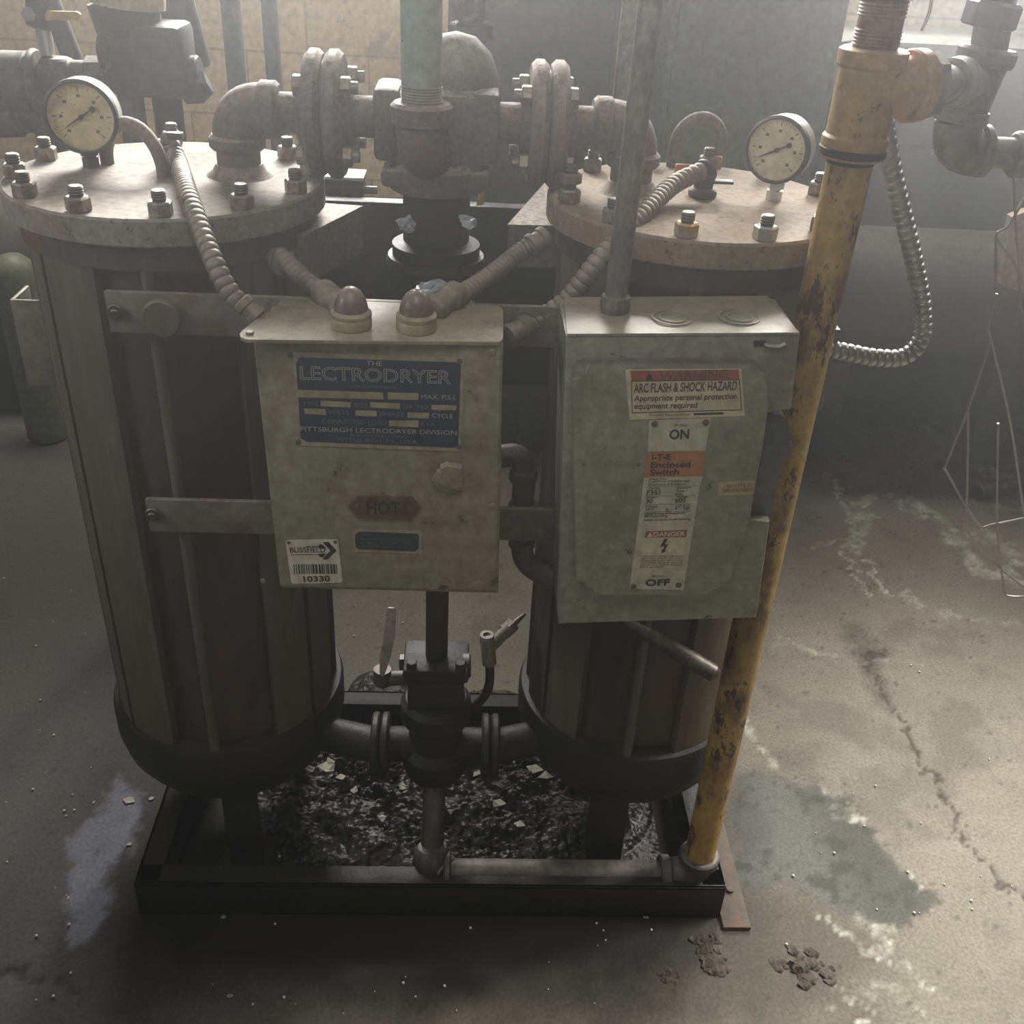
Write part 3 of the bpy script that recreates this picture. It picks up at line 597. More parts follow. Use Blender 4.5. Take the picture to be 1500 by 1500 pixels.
for q in ((985, 466), (1083, 465)):
    p = at(*q, B2+.06); zz = tp[0].z+(tp[1].z-tp[0].z)*((p.x-tp[0].x)/(tp[1].x-tp[0].x))+.0008; c = atz(*q, zz); ring(c, .013); ring(c, .021)
build('top_plate', b, M['grey'], sb)
b = new(); outl = roundpoly([(838, 533), (1118, 533), (1127, 585), (1116, 660), (1098, 760), (1062, 871), (845, 871)], 26, 7); prism(b, pxpoly(outl, BD), (0, .0185, 0), bev=.0125)
door2 = build('door', b, M['greydoor'], sb)
b = new(); prism(b, pxpoly(roundpoly([(1118, 606), (1149, 607), (1161, 649), (1141, 690), (1129, 762), (1094, 763), (1112, 690)], 5, 3), B2+.012), (0, .03, 0), bev=.003); build('switch_handle', b, M['post'], sb)
b = new(); strip(b, [(1104, 499), (1122, 499), (1122, 507), (1104, 508)], B2, .0006)
hs = build('hasp', b, M['blackg'], sb); b = new(); tube(b, [at(x, y, B2-.004) for x, y in ((1120, 504), (1128, 506), (1142, 507), (1150, 503))], .0018, 10); build('hasp_tongue', b, M['silver'], hs)
# warning sticker
YS = BD-.0007
b = new(); strip(b, [(916, 541), (1086, 540), (1091, 609), (922, 615)], BD, .0005, 0); strip(b, [(923, 543), (1082, 541), (1083, 556), (925, 558)], BD, .0002, 2, .0005)
strip(b, [(945, 556), (951, 545), (957, 556)], BD, .0002, 1, .0007); text(b, 'WARNING', (965, 556), (1066, 553), YS-.0003, 12, 3, bold=.02)
text(b, 'ARC FLASH & SHOCK HAZARD', (928, 575), (1079, 571), YS, 13, 1, bold=.018); text(b, 'Appropriate personal protection', (929, 587.5), (1079, 584), YS, 8.5, 1, bold=.014); text(b, 'equipment required', (929, 599), (1021, 597), YS, 8.5, 1, bold=.014)
for a, c_ in (((925, 558), (1084, 556)), ((925, 604.5), (1087, 600)), ((925, 558), (926, 604.5)), ((1083, 556), (1086, 600))): hline(b, a, c_, YS, .0009)
text(b, 'Emergency Response Hotline', (951, 609), (1010, 608), YS, 3, 1); strip(b, [(1016, 605), (1060, 603.5), (1060, 606.5), (1016, 608)], BD, .0002, 1, .0005)
build('warning_sticker', b, [M['sticker'], M['ink'], M['sred'], M['hot']], door2, flat=True)['label'] = 'cream warning sticker with a faded red heading'
# strip label
b = new(); strip(b, [(951, 616), (1041, 612), (1033, 660), (1001, 864), (922, 862), (949, 660)], BD, .0005, 0)
YL = BD-.0006
strip(b, [(948, 661), (1034, 660), (1030, 697), (943, 699)], BD, .0002, 2, .0005); strip(b, [(943, 700), (1029, 698), (1008, 770), (934, 773)], BD, .0002, 3, .0005)
strip(b, [(946, 778), (1006, 776), (1005, 786), (944, 787)], BD, .0002, 4, .0005); strip(b, [(942, 788), (1005, 787), (998, 832), (934, 834)], BD, .0002, 5, .0005)
text(b, 'PUSH', (988, 625), (1006, 625), YL, 4, 1); text(b, 'ON', (980, 643), (1009, 642), YL, 13.5, 1, bold=.03)
text(b, 'I-T-E', (955, 674), (982, 673), YL, 8.5, 1, bold=.02); text(b, 'Enclosed', (953, 685), (1011, 684), YL, 8.5, 1, bold=.02); text(b, 'Switch', (952, 696), (994, 695), YL, 8.5, 1, bold=.02)
for s, a, c_, h in (('Heavy Duty', (951, 703), (977, 702), 3), ('Fused/Door of Suitable load', (950, 706.5), (1009, 705.5), 3), ('Disconnect of Enclosure', (949, 711), (1004, 710), 3), ('Cat No.', (950, 717), (968, 716), 3), ('F351', (947, 725), (967, 724), 6.5), ('Enclosure', (992, 716), (1013, 715), 3), ('Type 1', (990, 721), (1006, 720), 3.5), ('Series', (989, 725), (1000, 724.5), 3), ('Amps', (947, 730), (960, 729.5), 3), ('30', (946, 737), (956, 736.5), 6), ('600', (989, 736), (1004, 735), 6.5), ('Volts', (992, 729), (1007, 728.5), 3),
    ('3 Phase', (946, 744), (963, 743), 3.5), ('HP 5', (946, 748), (957, 747.5), 3.5), ('H.P. 2 1/2', (990, 743), (1011, 742), 3.5), ('5 - 7 - 20', (975, 748), (1010, 746), 3.5), ('Suitable for use as service equipment', (944, 754), (1003, 752), 3), ('Maximum rating', (944, 757.5), (977, 756.5), 3), ('Suitable for use on circuits delivering', (943, 763), (1011, 761), 3)): text(b, s, a, c_, YL-.0002, h, 1, bold=.015)
for y in (713, 727, 739, 750): hline(b, (946-(y-713)*.07, y), (1022-(y-713)*.22, y-1.5), YL-.0002, .0004)
text(b, 'DANGER', (957, 786), (1003, 784.5), YL-.0002, 6.5, 6, bold=.02); strip(b, [(948, 786), (952, 779.5), (956, 786)], BD, .0002, 6, .0007)
strip(b, [(973, 789), (978, 788.5), (974, 797), (979, 796.5), (974, 805), (975, 807), (969, 810), (969, 804), (971, 804.5), (973, 799.5), (966, 801)], BD, .0002, 1, .0007)
for k in range(6): text(b, ('Hazardous voltage will cause', 'severe injury or death. Turn power', 'off supplying switch before doing', 'work inside. Qualified electrical', 'workers only. Replace all doors', 'before turning on.')[k], (939-k*.5, 816+k*3.2), ((1000 if k < 5 else 975)-k*.4, 815+k*3.2), YL-.0002, 2.4, 1)
text(b, 'PUSH', (955, 845.5), (973, 845), YL, 3, 1); text(b, 'OFF', (945, 858), (981, 857), YL, 9, 1, bold=.035)
build('rating_label', b, [M['sgrey'], M['ink'], M['sorange'], M['sgrey'], M['sred'], M['sticker'], M['tagw']], door2, flat=True)
for q in ((959, 621), (1034, 619), (928, 859), (994, 857)):
    b = new(); c = at(*q, BD-.0005); lathe(b, [(.0040, 0), (.0036, .0012), (.001, .002)], c, (0, -1, 0), seg=14); build('rivet', b, M['hot'], door2)
b = new(); strip(b, [(1053, 706), (1107, 703), (1103, 724), (1051, 726)], BD, .0004, 0); text(b, 'REMOTE BY', (1064, 714), (1103, 712), BD-.0004, 4, 1); text(b, 'DISCONNECT', (1058, 721), (1103, 719), BD-.0004, 4.5, 1); build('sticker', b, [M['stan'], M['hot']], door2, flat=True)['label'] = 'small tan sticker with faded lettering'

# grey conduit into the switch box
gcn = thing('conduit', 'straight grey steel conduit rising from the top of the switch box', 'conduit', at(899, 466, -.255))
p0 = at(899, 463, -.255); p1 = at(957, 0, -.255)
b = new(); cyl(b, V((p0.x, -.255, p0.z+.012)), V((p1.x+.001, -.255, 1.72)), .0128, seg=28); build('pipe', b, M['conduit'], gcn)
b = new(); lathe(b, [(.0165, 0), (.0165, .010), (.0175, .012), (.0175, .018), (.0165, .021), (.0165, .026), (.0135, .028)], V((p0.x, -.255, p0.z-.002)), seg=10); build('coupling', b, M['conduit'], gcn)

# lever under the switch box
b = new(); L0, L1, L2 = at(905, 905, -.20), at(985, 950, -.245), at(1052, 990, -.27)
P = resample(smooth([L0, L1, L2], 8), .006); n_ = len(P); tube(b, P, lambda i: .007+.006*min(1, i/n_*1.6)-(.009*max(0, (i-n_+2)/2) if i > n_-3 else 0), 16)
tag(build('lever_handle', b, M['stud']), 'dark steel lever sticking out under the switch box', 'handle')

# ------------------------------------------------------------------ yellow pipe
YY = -.2; yx = .468
yp = thing('yellow_pipe', 'chipped yellow vertical pipe running down the right side of the switch box', 'pipe', (yx, YY, .05))
zA = at(1235, 230, YY).z; zB = at(1275, 70, YY).z
b = new(); cyl(b, (yx, YY, .10), (yx, YY, zA-.005), .0255, seg=36); build('pipe', b, M['yellow'], yp)
b = new(); lathe(b, [(.034, 0), (.036, .004), (.036, .022), (.033, .025), (.033, zB-zA-.02), (.0365, zB-zA-.016), (.0365, zB-zA-.002), (.033, zB-zA)], V((yx, YY, zA)), seg=40)
tz = at(1300, 130, YY).z; TD = V((.92, .30, .02)).normalized(); tc_ = V((yx, YY, tz))
cyl(b, tc_, tc_+TD*.058, .032); lathe(b, [(.036, 0), (.038, .003), (.038, .016), (.034, .018)], tc_+TD*.052, TD, seg=36); build('tee', b, M['orange'], yp)
b = new(); lathe(b, [(.026, 0), (.026, zB*0+.004)], V((yx, YY, zA-.006)), seg=30); lathe(b, [(.0345, 0), (.037, .002), (.037, .009), (.0345, .011)], V((yx, YY, zA+.002)), seg=36, cap=False); build('collar', b, M['black'], yp)
b = new(); cyl(b, (yx, YY, zB), (yx, YY, 1.75), .0235, seg=32)
for z in list(np.arange(zB+.002, zB+.018, .0034))+list(np.arange(zB+.030, zB+.046, .0034)): lathe(b, [(.0235, 0), (.0252, .0015), (.0235, .003)], V((yx, YY, z)), seg=32, cap=False)
build('threaded_nipple', b, M['rusty'], yp)
b = new(); cyl(b, (yx, YY, zB+.048), (yx, YY, zB+.09), .031, bev=.003, seg=32); build('coupling', b, M['rusty'], yp)
b = new(); elbow(b, V((yx, YY, .115)), V((yx, YY, .062)), V((yx-.05, YY, .062)), .029); lathe(b, [(.031, 0), (.034, .003), (.034, .016), (.031, .019)], V((yx, YY, .10)), seg=32); lathe(b, [(.031, 0), (.034, .003), (.034, .016), (.031, .019)], V((yx-.045, YY, .062)), (-1, 0, 0), seg=32); build('elbow', b, M['bgd'], yp)
b = new(); cyl(b, (yx-.05, YY, .062), (.03, YY, .062), .024, seg=28); build('lower_pipe', b, M['bgd'], yp)

# ------------------------------------------------------------------ lower valve between the vessels
YV = -.10
lv = thing('lower_valve', 'oil blackened four way valve low between the two vessels', 'valve', (.011, YV, .14))
b = new(); xv = .011
box(b, (xv, YV, .40), (.090, .07, .066), .008); box(b, (xv, YV, .448), (.104, .08, .026), .006); lathe(b, [(.034, 0), (.05, .012), (.056, .03), (.056, .06), (.044, .075), (.046, .12), (.058, .135), (.058, .165), (.05, .175)], V((xv, YV, .20)), seg=28)
[hexn(b, V((xv+dx, YV-.03, .46)), (0, 0, 1), .009, .012) for dx in (-.038, .038)]
cyl(b, (xv-.08, YV, .265), (xv+.08, YV, .265), .03); build('valve_body', b, M['black'], lv)
for sx in (-1, 1):
    for x_ in (.078, .094):
        b = new(); cyl(b, (xv+sx*x_, YV, .262), (xv+sx*(x_+.013), YV, .262), .056, bev=.003, seg=32); build('flange', b, M['black'], lv)
    b = new(); cyl(b, (xv+sx*.10, YV, .262), (sx*.30, YV*.4, .262), .03); build('nozzle_pipe', b, M['black'], lv)
b = new(); cyl(b, (xv, YV, .46), (xv, YV, .60), .0175); cyl(b, (xv-.002, YV, .60), (xv-.004, YV-.0, .80), .0175); build('stem_pipe', b, M['black'], lv)
b = new(); cyl(b, (xv, YV, .21), (xv-.002, -.168, .09), .0195); build('drain_pipe', b, M['bgd'], lv)
b = new(); lathe(b, [(.001, -.034), (.018, -.030), (.029, -.018), (.033, 0), (.032, .016), (.027, .028), (.0245, .032)], V((xv-.002, -.185, .068)), (.02, .28, 1), seg=28)
cyl(b, V((xv+.01, -.187, .064)), V((.036, YY, .062)), .028); lathe(b, [(.030, 0), (.034, .003), (.034, .010), (.030, .013)], V((.030, -.198, .062)), (1, 0, 0), seg=28)
build('drain_elbow', b, M['bgd'], lv)
b = new(); cyl(b, (xv-.03, YV, .415), (xv-.075, YV, .41), .012); cyl(b, at(560, 1000, YV), at(560, 980, YV), .014); hexn(b, at(585, 970, YV), (1, 0, 0), .013, .012); build('ball_valve', b, M['bgd'], lv)
b = new(); prism(b, pxpoly(roundpoly([(567, 891), (580, 892), (579, 930), (573, 960), (562, 993), (556, 990), (556, 962), (562, 935)], 4, 3), YV-.02), (0, .004, 0), bev=.001); build('lever', b, M['lever'], lv)['label'] = 'worn red and bare metal lever'
b = new(); P = smooth([at(665, 1036, YV), at(690, 1035, YV), at(708, 1022, YV), at(717, 1000, YV), at(717, 965, YV)], 8); tube(b, P, .0075, 14); build('branch_pipe', b, M['black'], lv)
b = new(); cyl(b, at(717, 972, YV), at(713, 932, YV), .0115, bev=.001); lathe(b, [(.0115, 0), (.011, .002), (.006, .002), (.006, -.004)], at(713, 931, YV), (0, 0, 1), seg=20, cap=False)
cyl(b, at(716, 950, YV), at(745, 920, YV+.03), .010, bev=.001); cyl(b, at(738, 927, YV+.025), at(752, 914, YV+.04), .013, bev=.001, seg=6); cyl(b, at(750, 916, YV+.04), at(769, 899, YV+.06), .006, .003); build('drain_cock', b, M['conduit'], lv)
b = new(); cyl(b, at(676, 975, YV-.01), at(690, 975, YV-.01), .02, bev=.003); build('side_cap', b, M['bgd'], lv)

# conduit elbow between the boxes
b = new(); Yc = -.175
P = [at(735, 668, Yc), at(758, 668, Yc), at(768, 690, Yc), at(766, 730, Yc), at(764, 790, Yc), at(770, 822, Yc), at(795, 840, Yc), at(826, 843, Yc)]
tube(b, resample(smooth(P, 8), .004), .0155, 18); lathe(b, [(.018, 0), (.021, .003), (.021, .02), (.018, .024)], at(766, 757, Yc), (0, 0, 1), seg=20); lathe(b, [(.017, 0), (.019, .003), (.019, .016), (.017, .02)], at(766, 706, Yc), (0, 0, 1), seg=8); lathe(b, [(.016, 0), (.019, .003), (.019, .012), (.016, .014)], at(764, 800, Yc), (0, 0, 1), seg=20)
tag(build('conduit_union', b, M['bgd']), 'dark pipe union and elbow linking the beige and grey boxes', 'pipe fitting')

# ------------------------------------------------------------------ flexible conduits
def fluff(bm, c, r, n=5):
    for k in range(n):
        p = V(c)+V((random.uniform(-1, 1), random.uniform(-1, 1), random.uniform(-1, .6)))*r*.7; q = r*random.uniform(.3, .6)
        g = bmesh.ops.create_icosphere(bm, subdivisions=2, radius=q)
        for v in g['verts']: v.co = v.co*(1+.35*math.sin(v.co.x*900/1+k)*math.sin(v.co.y*700+2*k)) + p
def conduit(label, pts, r, mt, fits=(), pitch=.0105, fl=()):
    P = [V(p) for p in pts]; t = thing('flexible_conduit', label, 'conduit', P[0])
    b = new(); flex(b, P, r, pitch); build('flexible_tube', b, M[mt], t)
    for (p, q, ra) in fits:
        b = new(); d = V(q)-V(p); L = d.length; lathe(b, [(ra*.8, 0), (ra, L*.08), (ra, L*.35), (ra*.85, L*.4), (ra*.85, L*.7), (ra*1.05, L*.74), (ra*1.05, L*.96), (ra*.8, L)], p, d, seg=18); build('connector', b, M[mt], t)
    for (c, ra) in fl:
        b = new(); fluff(b, c, ra); build('dust_clump', b, M['fluff'], t)
    return t
# A from left cover down to the beige box
s0 = atz(250, 245, 1.17)
ta = conduit('ribbed conduit drooping from the left vessel cover to the beige box corner', [s0+V((0, .005, .038)), at(262, 238, s0.y-.03), at(278, 290, -.15), at(308, 370, -.235), at(335, 425, -.26), at(368, 458, -.265)], .0115, 'flexm',
        [(at(352, 440, -.265), at(378, 466, -.27), .0125)])
b = new(); cyl(b, s0, s0+V((0, 0, .03)), .014, bev=.002); lathe(b, [(.012, 0), (.015, .003), (.012, .006)], s0+V((0, 0, .03)), seg=16); c = s0+V((.012, -.004, .042)); box(b, c, (.02, .012, .008), .001); build('cover_fitting', b, M['bgd'], ta)
# B and C onto the top of the beige box
pb = atz(498, 462, zt)+V((0, 0, .008))
conduit('short ribbed conduit from the left junction box to the beige box top', [at(408, 372, -.125), at(428, 392, -.15), at(455, 416, -.19), at(478, 432, -.22)], .0115, 'flexm',
        [(at(470, 425, -.205), at(512, 462, -.262), .0165), (at(405, 380, -.115), at(418, 388, -.14), .015)], fl=[(at(455, 438, -.20), .015), (at(413, 372, -.12), .014)])
conduit('short ribbed conduit from the right junction box to the beige box top', [at(790, 352, -.12), at(758, 372, -.13), at(720, 402, -.17), at(685, 425, -.205), at(665, 435, -.22)], .0115, 'flexm',
        [(at(672, 428, -.21), at(630, 458, -.255), .0165), (at(800, 345, -.11), at(775, 362, -.125), .014)], fl=[(at(678, 443, -.215), .014)], pitch=.007)
# D right cover to beige box side
sd = atz(1028, 288, 1.17)
td = conduit('ribbed conduit running from the right vessel cover down past the grey conduit', [sd+V((-.006, -.004, .034)), at(985, 272, sd.y-.04), at(935, 320, -.12), at(880, 378, -.18), at(830, 440, -.19), at(785, 470, -.195), at(752, 490, -.21)], .0125, 'flexm',
        [(at(775, 474, -.20), at(742, 495, -.225), .0145)], fl=[(at(763, 482, -.205), .014)])
b = new(); cyl(b, sd+V((0, 0, -.001)), sd+V((0, 0, .012)), .019, seg=20, bev=.003); cyl(b, sd, sd+V((0, 0, .03)), .013, bev=.002); lathe(b, [(.012, 0), (.0165, .002), (.0165, .006), (.012, .008)], sd+V((-.002, -.002, .032)), V((.5, .45, .3)), seg=20); box(b, sd+V((.022, -.006, .022)), (.03, .014, .004), .001); build('cover_fitting', b, M['bgd'], td)
# E loop on the right
conduit('galvanised flexible conduit looping down to the right of the yellow pipe', [at(1294, 150, -.05), at(1297, 195, -.05), at(1313, 275, -.05), at(1334, 360, -.05), at(1350, 440, -.05), at(1350, 495, -.05), at(1325, 522, -.05), at(1285, 524, -.05), at(1240, 516, -.05), at(1190, 506, -.05)], .0125, 'flexs', pitch=.011)

# shiny film scraps by the valve neck
for pts, lab, Y in (([(612, 425), (640, 412), (655, 420), (645, 436), (622, 440), (603, 438)], 'crumpled clear film lying behind the right lamp of the beige box', -.205), ([(580, 326), (600, 318), (608, 330), (600, 342), (586, 336)], 'shiny film scrap on the left of the valve neck flange', -.062), ([(672, 318), (695, 326), (696, 336), (676, 334)], 'shiny film scrap on the right of the valve neck flange', -.062)):
    b = new(); prism(b, [p+V((0, random.uniform(-.006, .006), random.uniform(-.003, .003))) for p in pxpoly(pts, Y)], (0.001, .010, .002)); bmesh.ops.triangulate(b, faces=b.faces); bmesh.ops.subdivide_edges(b, edges=b.edges, cuts=2, use_grid_fill=True)
    for v in b.verts: v.co += V((random.uniform(-1, 1), random.uniform(-1, 1), random.uniform(-1, 1)))*.002
    tag(build('film_scrap', b, M['foil'], flat=True), lab, 'plastic film')

# ------------------------------------------------------------------ background, left
YBG = .55
def tubes(name, label, cat, segs, mt, group=None, parts=()):
    base = V(segs[0][1]); t = thing(name, label, cat, base, group)
    for sname, p, q, r, *o in segs:
        b = new(); cyl(b, p, q, r, seg=(o[0] if o else 24), bev=min(.004, r*.2)); build(sname, b, M[o[1] if len(o) > 1 else mt], t)
    return t
A = lambda x, y, Y=YBG: at(x, y, Y)
tubes('pipe_run', 'grey horizontal pipe with coupling behind the left pressure gauge', 'pipe', [('pipe', A(-70, 172), A(160, 168), .028), ('coupling', A(-10, 172), A(32, 171), .034), ('flange', A(-60, 120), A(50, 122), .052), ('flange', A(52, 122), A(62, 122), .056), ('standpipe', A(70, 172), V((A(70, 172).x, YBG, .02)), .026)], 'bg')
tubes('pipe_fitting', 'grey pipe tee and union behind the left vessel, under the yellow valve lever', 'pipe fitting', [('tee', A(62, 112), A(110, 110), .028), ('branch', A(85, 112), A(80, 84), .026), ('nipple', A(105, 106), A(175, 108), .020), ('union', A(128, 107), A(158, 107), .028, 8), ('collar', A(163, 106), A(178, 107), .035)], 'bg')
bv = tubes('ball_valve', 'small ball valve with yellow lever above the left pressure gauge', 'valve', [('valve_body', A(58, 40), A(60, -30), .024, 8, 'bgd'), ('nipple', A(70, 82), A(62, 38), .0125, 16, 'silver')], 'bgd')
b = new(); prism(b, pxpoly(roundpoly([(66, 16), (112, 17), (118, 21), (117, 30), (66, 30)], 3), YBG-.02), (0, .006, 0), bev=.001); build('lever', b, M['yhandle'], bv)['label'] = 'yellow lever'
b = new(); hexn(b, A(44, 20, YBG-.02), (0, -1, 0), .012, .01); build('lever_nut', b, M['silver'], bv)
fr = thing('filter_regulator', 'dark square filter regulator with black bowl behind the left vessel', 'regulator', V((A(220, 130).x, YBG, A(220, 130).z)))
b = new(); c = A(225, 85); box(b, c, (.125, .10, .115), .012); cyl(b, A(150, 78), A(170, 78), .03); build('regulator_body', b, M['bgd'], fr)
b = new(); cyl(b, A(190, 50), V((A(190, 50).x-.004, YBG, A(190, 4).z)), .052, .058, seg=32); build('bowl', b, M['black'], fr)
b = new(); cyl(b, A(188, 8)+V((0, 0, 0)), A(186, -40), .060, seg=32); build('bowl_cap', b, M['tanpost'], fr)
b = new(); cyl(b, A(268, 110), A(295, 108), .030, bev=.003); cyl(b, A(262, 105), A(280, 120), .022); hexn(b, A(282, 118), (.3, -.6, -.6), .03, .03); build('side_plug', b, M['bgd'], fr)
tubes('standpipe', 'dark vertical pipe dropping from the filter regulator to the floor', 'pipe', [('pipe', V((A(232, 120).x, YBG+.04, 1.2)), V((A(232, 120).x, YBG+.04, .02)), .026, 24, 'black'), ('pipe', A(188, 118), V((A(186, 118).x, YBG, .7)), .022, 24, 'bg')], 'bgd')
tubes('hose', 'dark slanting pipe rising past the filter regulator', 'pipe', [('pipe', A(285, 100, YBG+.13), A(240, -60, YBG+.13), .032, 24, 'bgd')], 'bgd')
tubes('hose', 'dark slanting hose between the yellow lever and the filter bowl', 'hose', [('pipe', A(110, 95, YBG+.1), A(60, -30, YBG+.1), .018, 16, 'bgd')], 'bgd')
def post(label, xa, y, Y, w, mt='post'):
    b = new(); p = at(xa, y, Y); box(b, (p.x, Y, 1.0), (w, .05, 2.0), .002); tag(build('steel_post', b, M[mt]), label, 'post')
post('blue grey steel post against the tan wall, the wider of two beside each other', 342, 60, 1.6, .042)
post('blue grey steel post against the tan wall, the narrower one behind the manifold', 398, 60, 1.6, .034)
post('cream painted post standing behind the grey conduit', 918, 100, 1.5, .05, 'tanpost')
# green cabinet, and a grey block painted as shaded wall
def cabinet(name, label, x0, x1, Y, mt, h=2.1, d=.4, seam=True):  # also builds the grey block that stands in for shaded wall
    pa, pb_ = at(x0, 120, Y), at(x1, 120, Y); t = thing(name, label, 'cabinet', ((pa.x+pb_.x)/2, Y+d/2, 0)); b = new(); w = pb_.x-pa.x; cx = (pa.x+pb_.x)/2
    box(b, (cx, Y+d/2, h/2), (w, d, h), .006); build('cabinet_body', b, M[mt], t)
    b = new(); box(b, (cx, Y-.006, h/2+.03), (w-.03, .012, h-.14), .004); build('cabinet_door', b, M[mt], t)
    if seam:
        b = new(); box(b, (cx+w*.38, Y-.02, 1.2), (.016, .02, .12), .004); build('cabinet_handle', b, M['bgd'], t)
cabinet('background_block', 'flat dark grey block standing in for shaded wall behind the right flange', 655, 900, 1.45, 'wallshade', d=.5, seam=False)  # added block whose grey stands for the tan wall in shade
cabinet('background_block', 'dark green steel cabinet behind the right pressure gauge', 972, 1222, 1.15, 'dkgreen', d=.5, seam=False)
b = new(); prism(b, pxpoly([(716, -12), (760, -12), (758, 4), (735, 10), (718, 15)], 1.42), (0, .002, 0)); tag(build('paper_label', b, M['card']), 'torn tan paper label on the dark grey shaded wall block', 'label')
# glossy black fitting
bf = thing('black_valve', 'glossy black valve and fittings hanging behind the pale green pipe', 'valve', A(692, 165, .5))
for nm, y0, y1, r, sg in (('pipe', 250, 100, .014, 16), ('body', 125, 108, .026, 6), ('bonnet', 105, 84, .034, 20), ('yoke', 84, 60, .022, 6), ('handwheel', 60, 32, .036, 8), ('stem', 32, -30, .024, 16)):
    b = new(); cyl(b, A(690, y0, .5), A(690, y1, .5), r, seg=sg, bev=.004); build(nm, b, M['blackg'], bf)
b = new(); lathe(b, [(.018, 0), (.022, .006), (.018, .012), (.012, .006), (.018, 0)], A(683, 12, .45), (0, -1, .1), seg=20, cap=False); build('ring', b, M['bgd'], bf)
b = new(); prism(b, pxpoly([(706, 222), (717, 224), (716, 248), (710, 252), (709, 300), (698, 302), (702, 262), (705, 246)], .14), (0, .002, 0)); tag(build('hang_tag', b, M['yhandle']), 'narrow yellow tag hanging beside the central valve', 'tag')
bx = thing('solenoid_box', 'small pale topped grey box behind the left vessel cover', 'box', V((at(503, 285, .25).x, .25, at(503, 285, .25).z)))
b = new(); c = at(505, 272, .25); box(b, c, (.06, .05, .03), .003); build('box_body', b, M['bgd'], bx); b = new(); box(b, c+V((0, 0, .017)), (.064, .054, .005), .001); build('lid', b, M['white'], bx); b = new(); cyl(b, c+V((.03, 0, -.005)), c+V((.05, 0, -.005)), .006); build('plug', b, M['bg'], bx)
b = new(); cyl(b, V((c.x, .25, 1.1)), c, .008); build('stem', b, M['bgd'], bx)

# ------------------------------------------------------------------ background, right
e0 = tc_+TD*.066; mid = at(1432, 118, .04)
rt = thing('pipe_tee', 'grey pipe tees and elbow in the upper right beyond the yellow pipe', 'pipe fitting', mid)
b = new(); lathe(b, [(.030, 0), (.036, .002), (.036, .014), (.030, .016)], tc_+TD*.070, TD, seg=8); build('union_nut', b, M['bg'], rt)
b = new(); cyl(b, e0, mid, .021); lathe(b, [(.024, 0), (.028, .006), (.028, .02), (.03, .05)], e0.lerp(mid, .45), mid-e0, seg=24); build('nipple', b, M['bg'], rt)
b = new(); up = (at(1452, 60, .04)-mid); lo = at(1405, 178, .04); cyl(b, lo, at(1443, 88, .04), .030); lathe(b, [(.034, 0), (.037, .004), (.037, .018), (.033, .022)], at(1440, 96, .04), up, seg=28); lathe(b, [(.034, 0), (.036, .004), (.034, .016)], lo, up, seg=24); build('tee_body', b, M['bg'], rt)
b = new(); cyl(b, at(1446, 85, .04), at(1466, -30, .04), .023); build('riser', b, M['bg'], rt)
b = new(); hexn(b, at(1446, 40, .04), up, .034, .03); build('union', b, M['bgd'], rt)
b = new(); elbow(b, lo, at(1392, 228, .04), at(1440, 222, .04), .031); cyl(b, at(1430, 221, .04), at(1446, 221, .04), .034, bev=.004); build('elbow', b, M['bg'], rt)
b = new(); cyl(b, at(1440, 222, .04), at(1600, 232, .04), .020); cyl(b, at(1482, 226, .04), at(1510, 227, .04), .03, bev=.004); build('side_pipe', b, M['bg'], rt)
b = new(); P = smooth([at(1366, -20, .0), at(1362, 15, .0), at(1350, 45, .0)], 6); tube(b, P, .002, 8); tag(build('wire', b, M['silver']), 'thin bright wire hanging beside the threaded rusty nipple', 'wire')
mc = thing('compressor_housing', 'dark machine housing standing on the floor behind the looping conduit', 'machine', (1.55, 1.75, 0))
b = new(); box(b, (1.75, 1.95, .45), (1.5, .5, .9), .03); build('housing', b, M['machine'], mc)
b = new(); cyl(b, (1.05, 1.52, .52), (1.85, 1.52, .52), .2, bev=.03, seg=40); build('motor', b, M['machine'], mc)
b = new(); box(b, (1.7, 1.9, 1.05), (1.3, .4, .3), .05); build('cowl', b, M['machine'], mc)
for x_ in (1.15, 1.7):
    b = new(); box(b, (x_, 1.52, .17), (.12, .16, .34), .01); build('stand', b, M['machine'], mc)
b = new(); prism(b, pxpoly([(1482, 318), (1530, 300), (1530, 440), (1466, 418)], 1.30), (0, .03, 0)); tag(build('cardboard_panel', b, M['card']), 'tan cardboard panel at the right edge behind the wires', 'panel')
b = new(); q0, q1 = atz(1430, 722, .02), atz(1520, 706, .02); cyl(b, q0, q1, .022, seg=20); cyl(b, q0, q0.lerp(q1, .04), .026, seg=20); tag(build('loose_pipe', b, M['bgd']), 'short dark pipe lying on the floor at the right edge', 'pipe')
wr = thing('wire_rack', 'bent thin steel wires of a hanging rack at the right edge', 'wire rack', at(1432, 768, .25))
for pts in ([(1460, 430), (1448, 480), (1452, 500), (1480, 620), (1500, 752), (1510, 800)], [(1452, 500), (1418, 600), (1386, 680), (1387, 692), (1432, 767), (1455, 768), (1510, 757)], [(1418, 600), (1418, 640), (1416, 740), (1412, 765), (1440, 810), (1510, 868)], [(1462, 620), (1461, 770), (1471, 862), (1478, 873), (1510, 874)], [(1500, 290), (1478, 330), (1459, 346), (1485, 385), (1510, 440)], [(1459, 346), (1458, 420), (1460, 430)], [(1485, 240), (1488, 330), (1496, 460)]):
    b = new(); tube(b, resample(smooth([at(x, y, .25) for x, y in pts], 6), .006), .0022, 8); build('wire', b, M['wire'], wr)

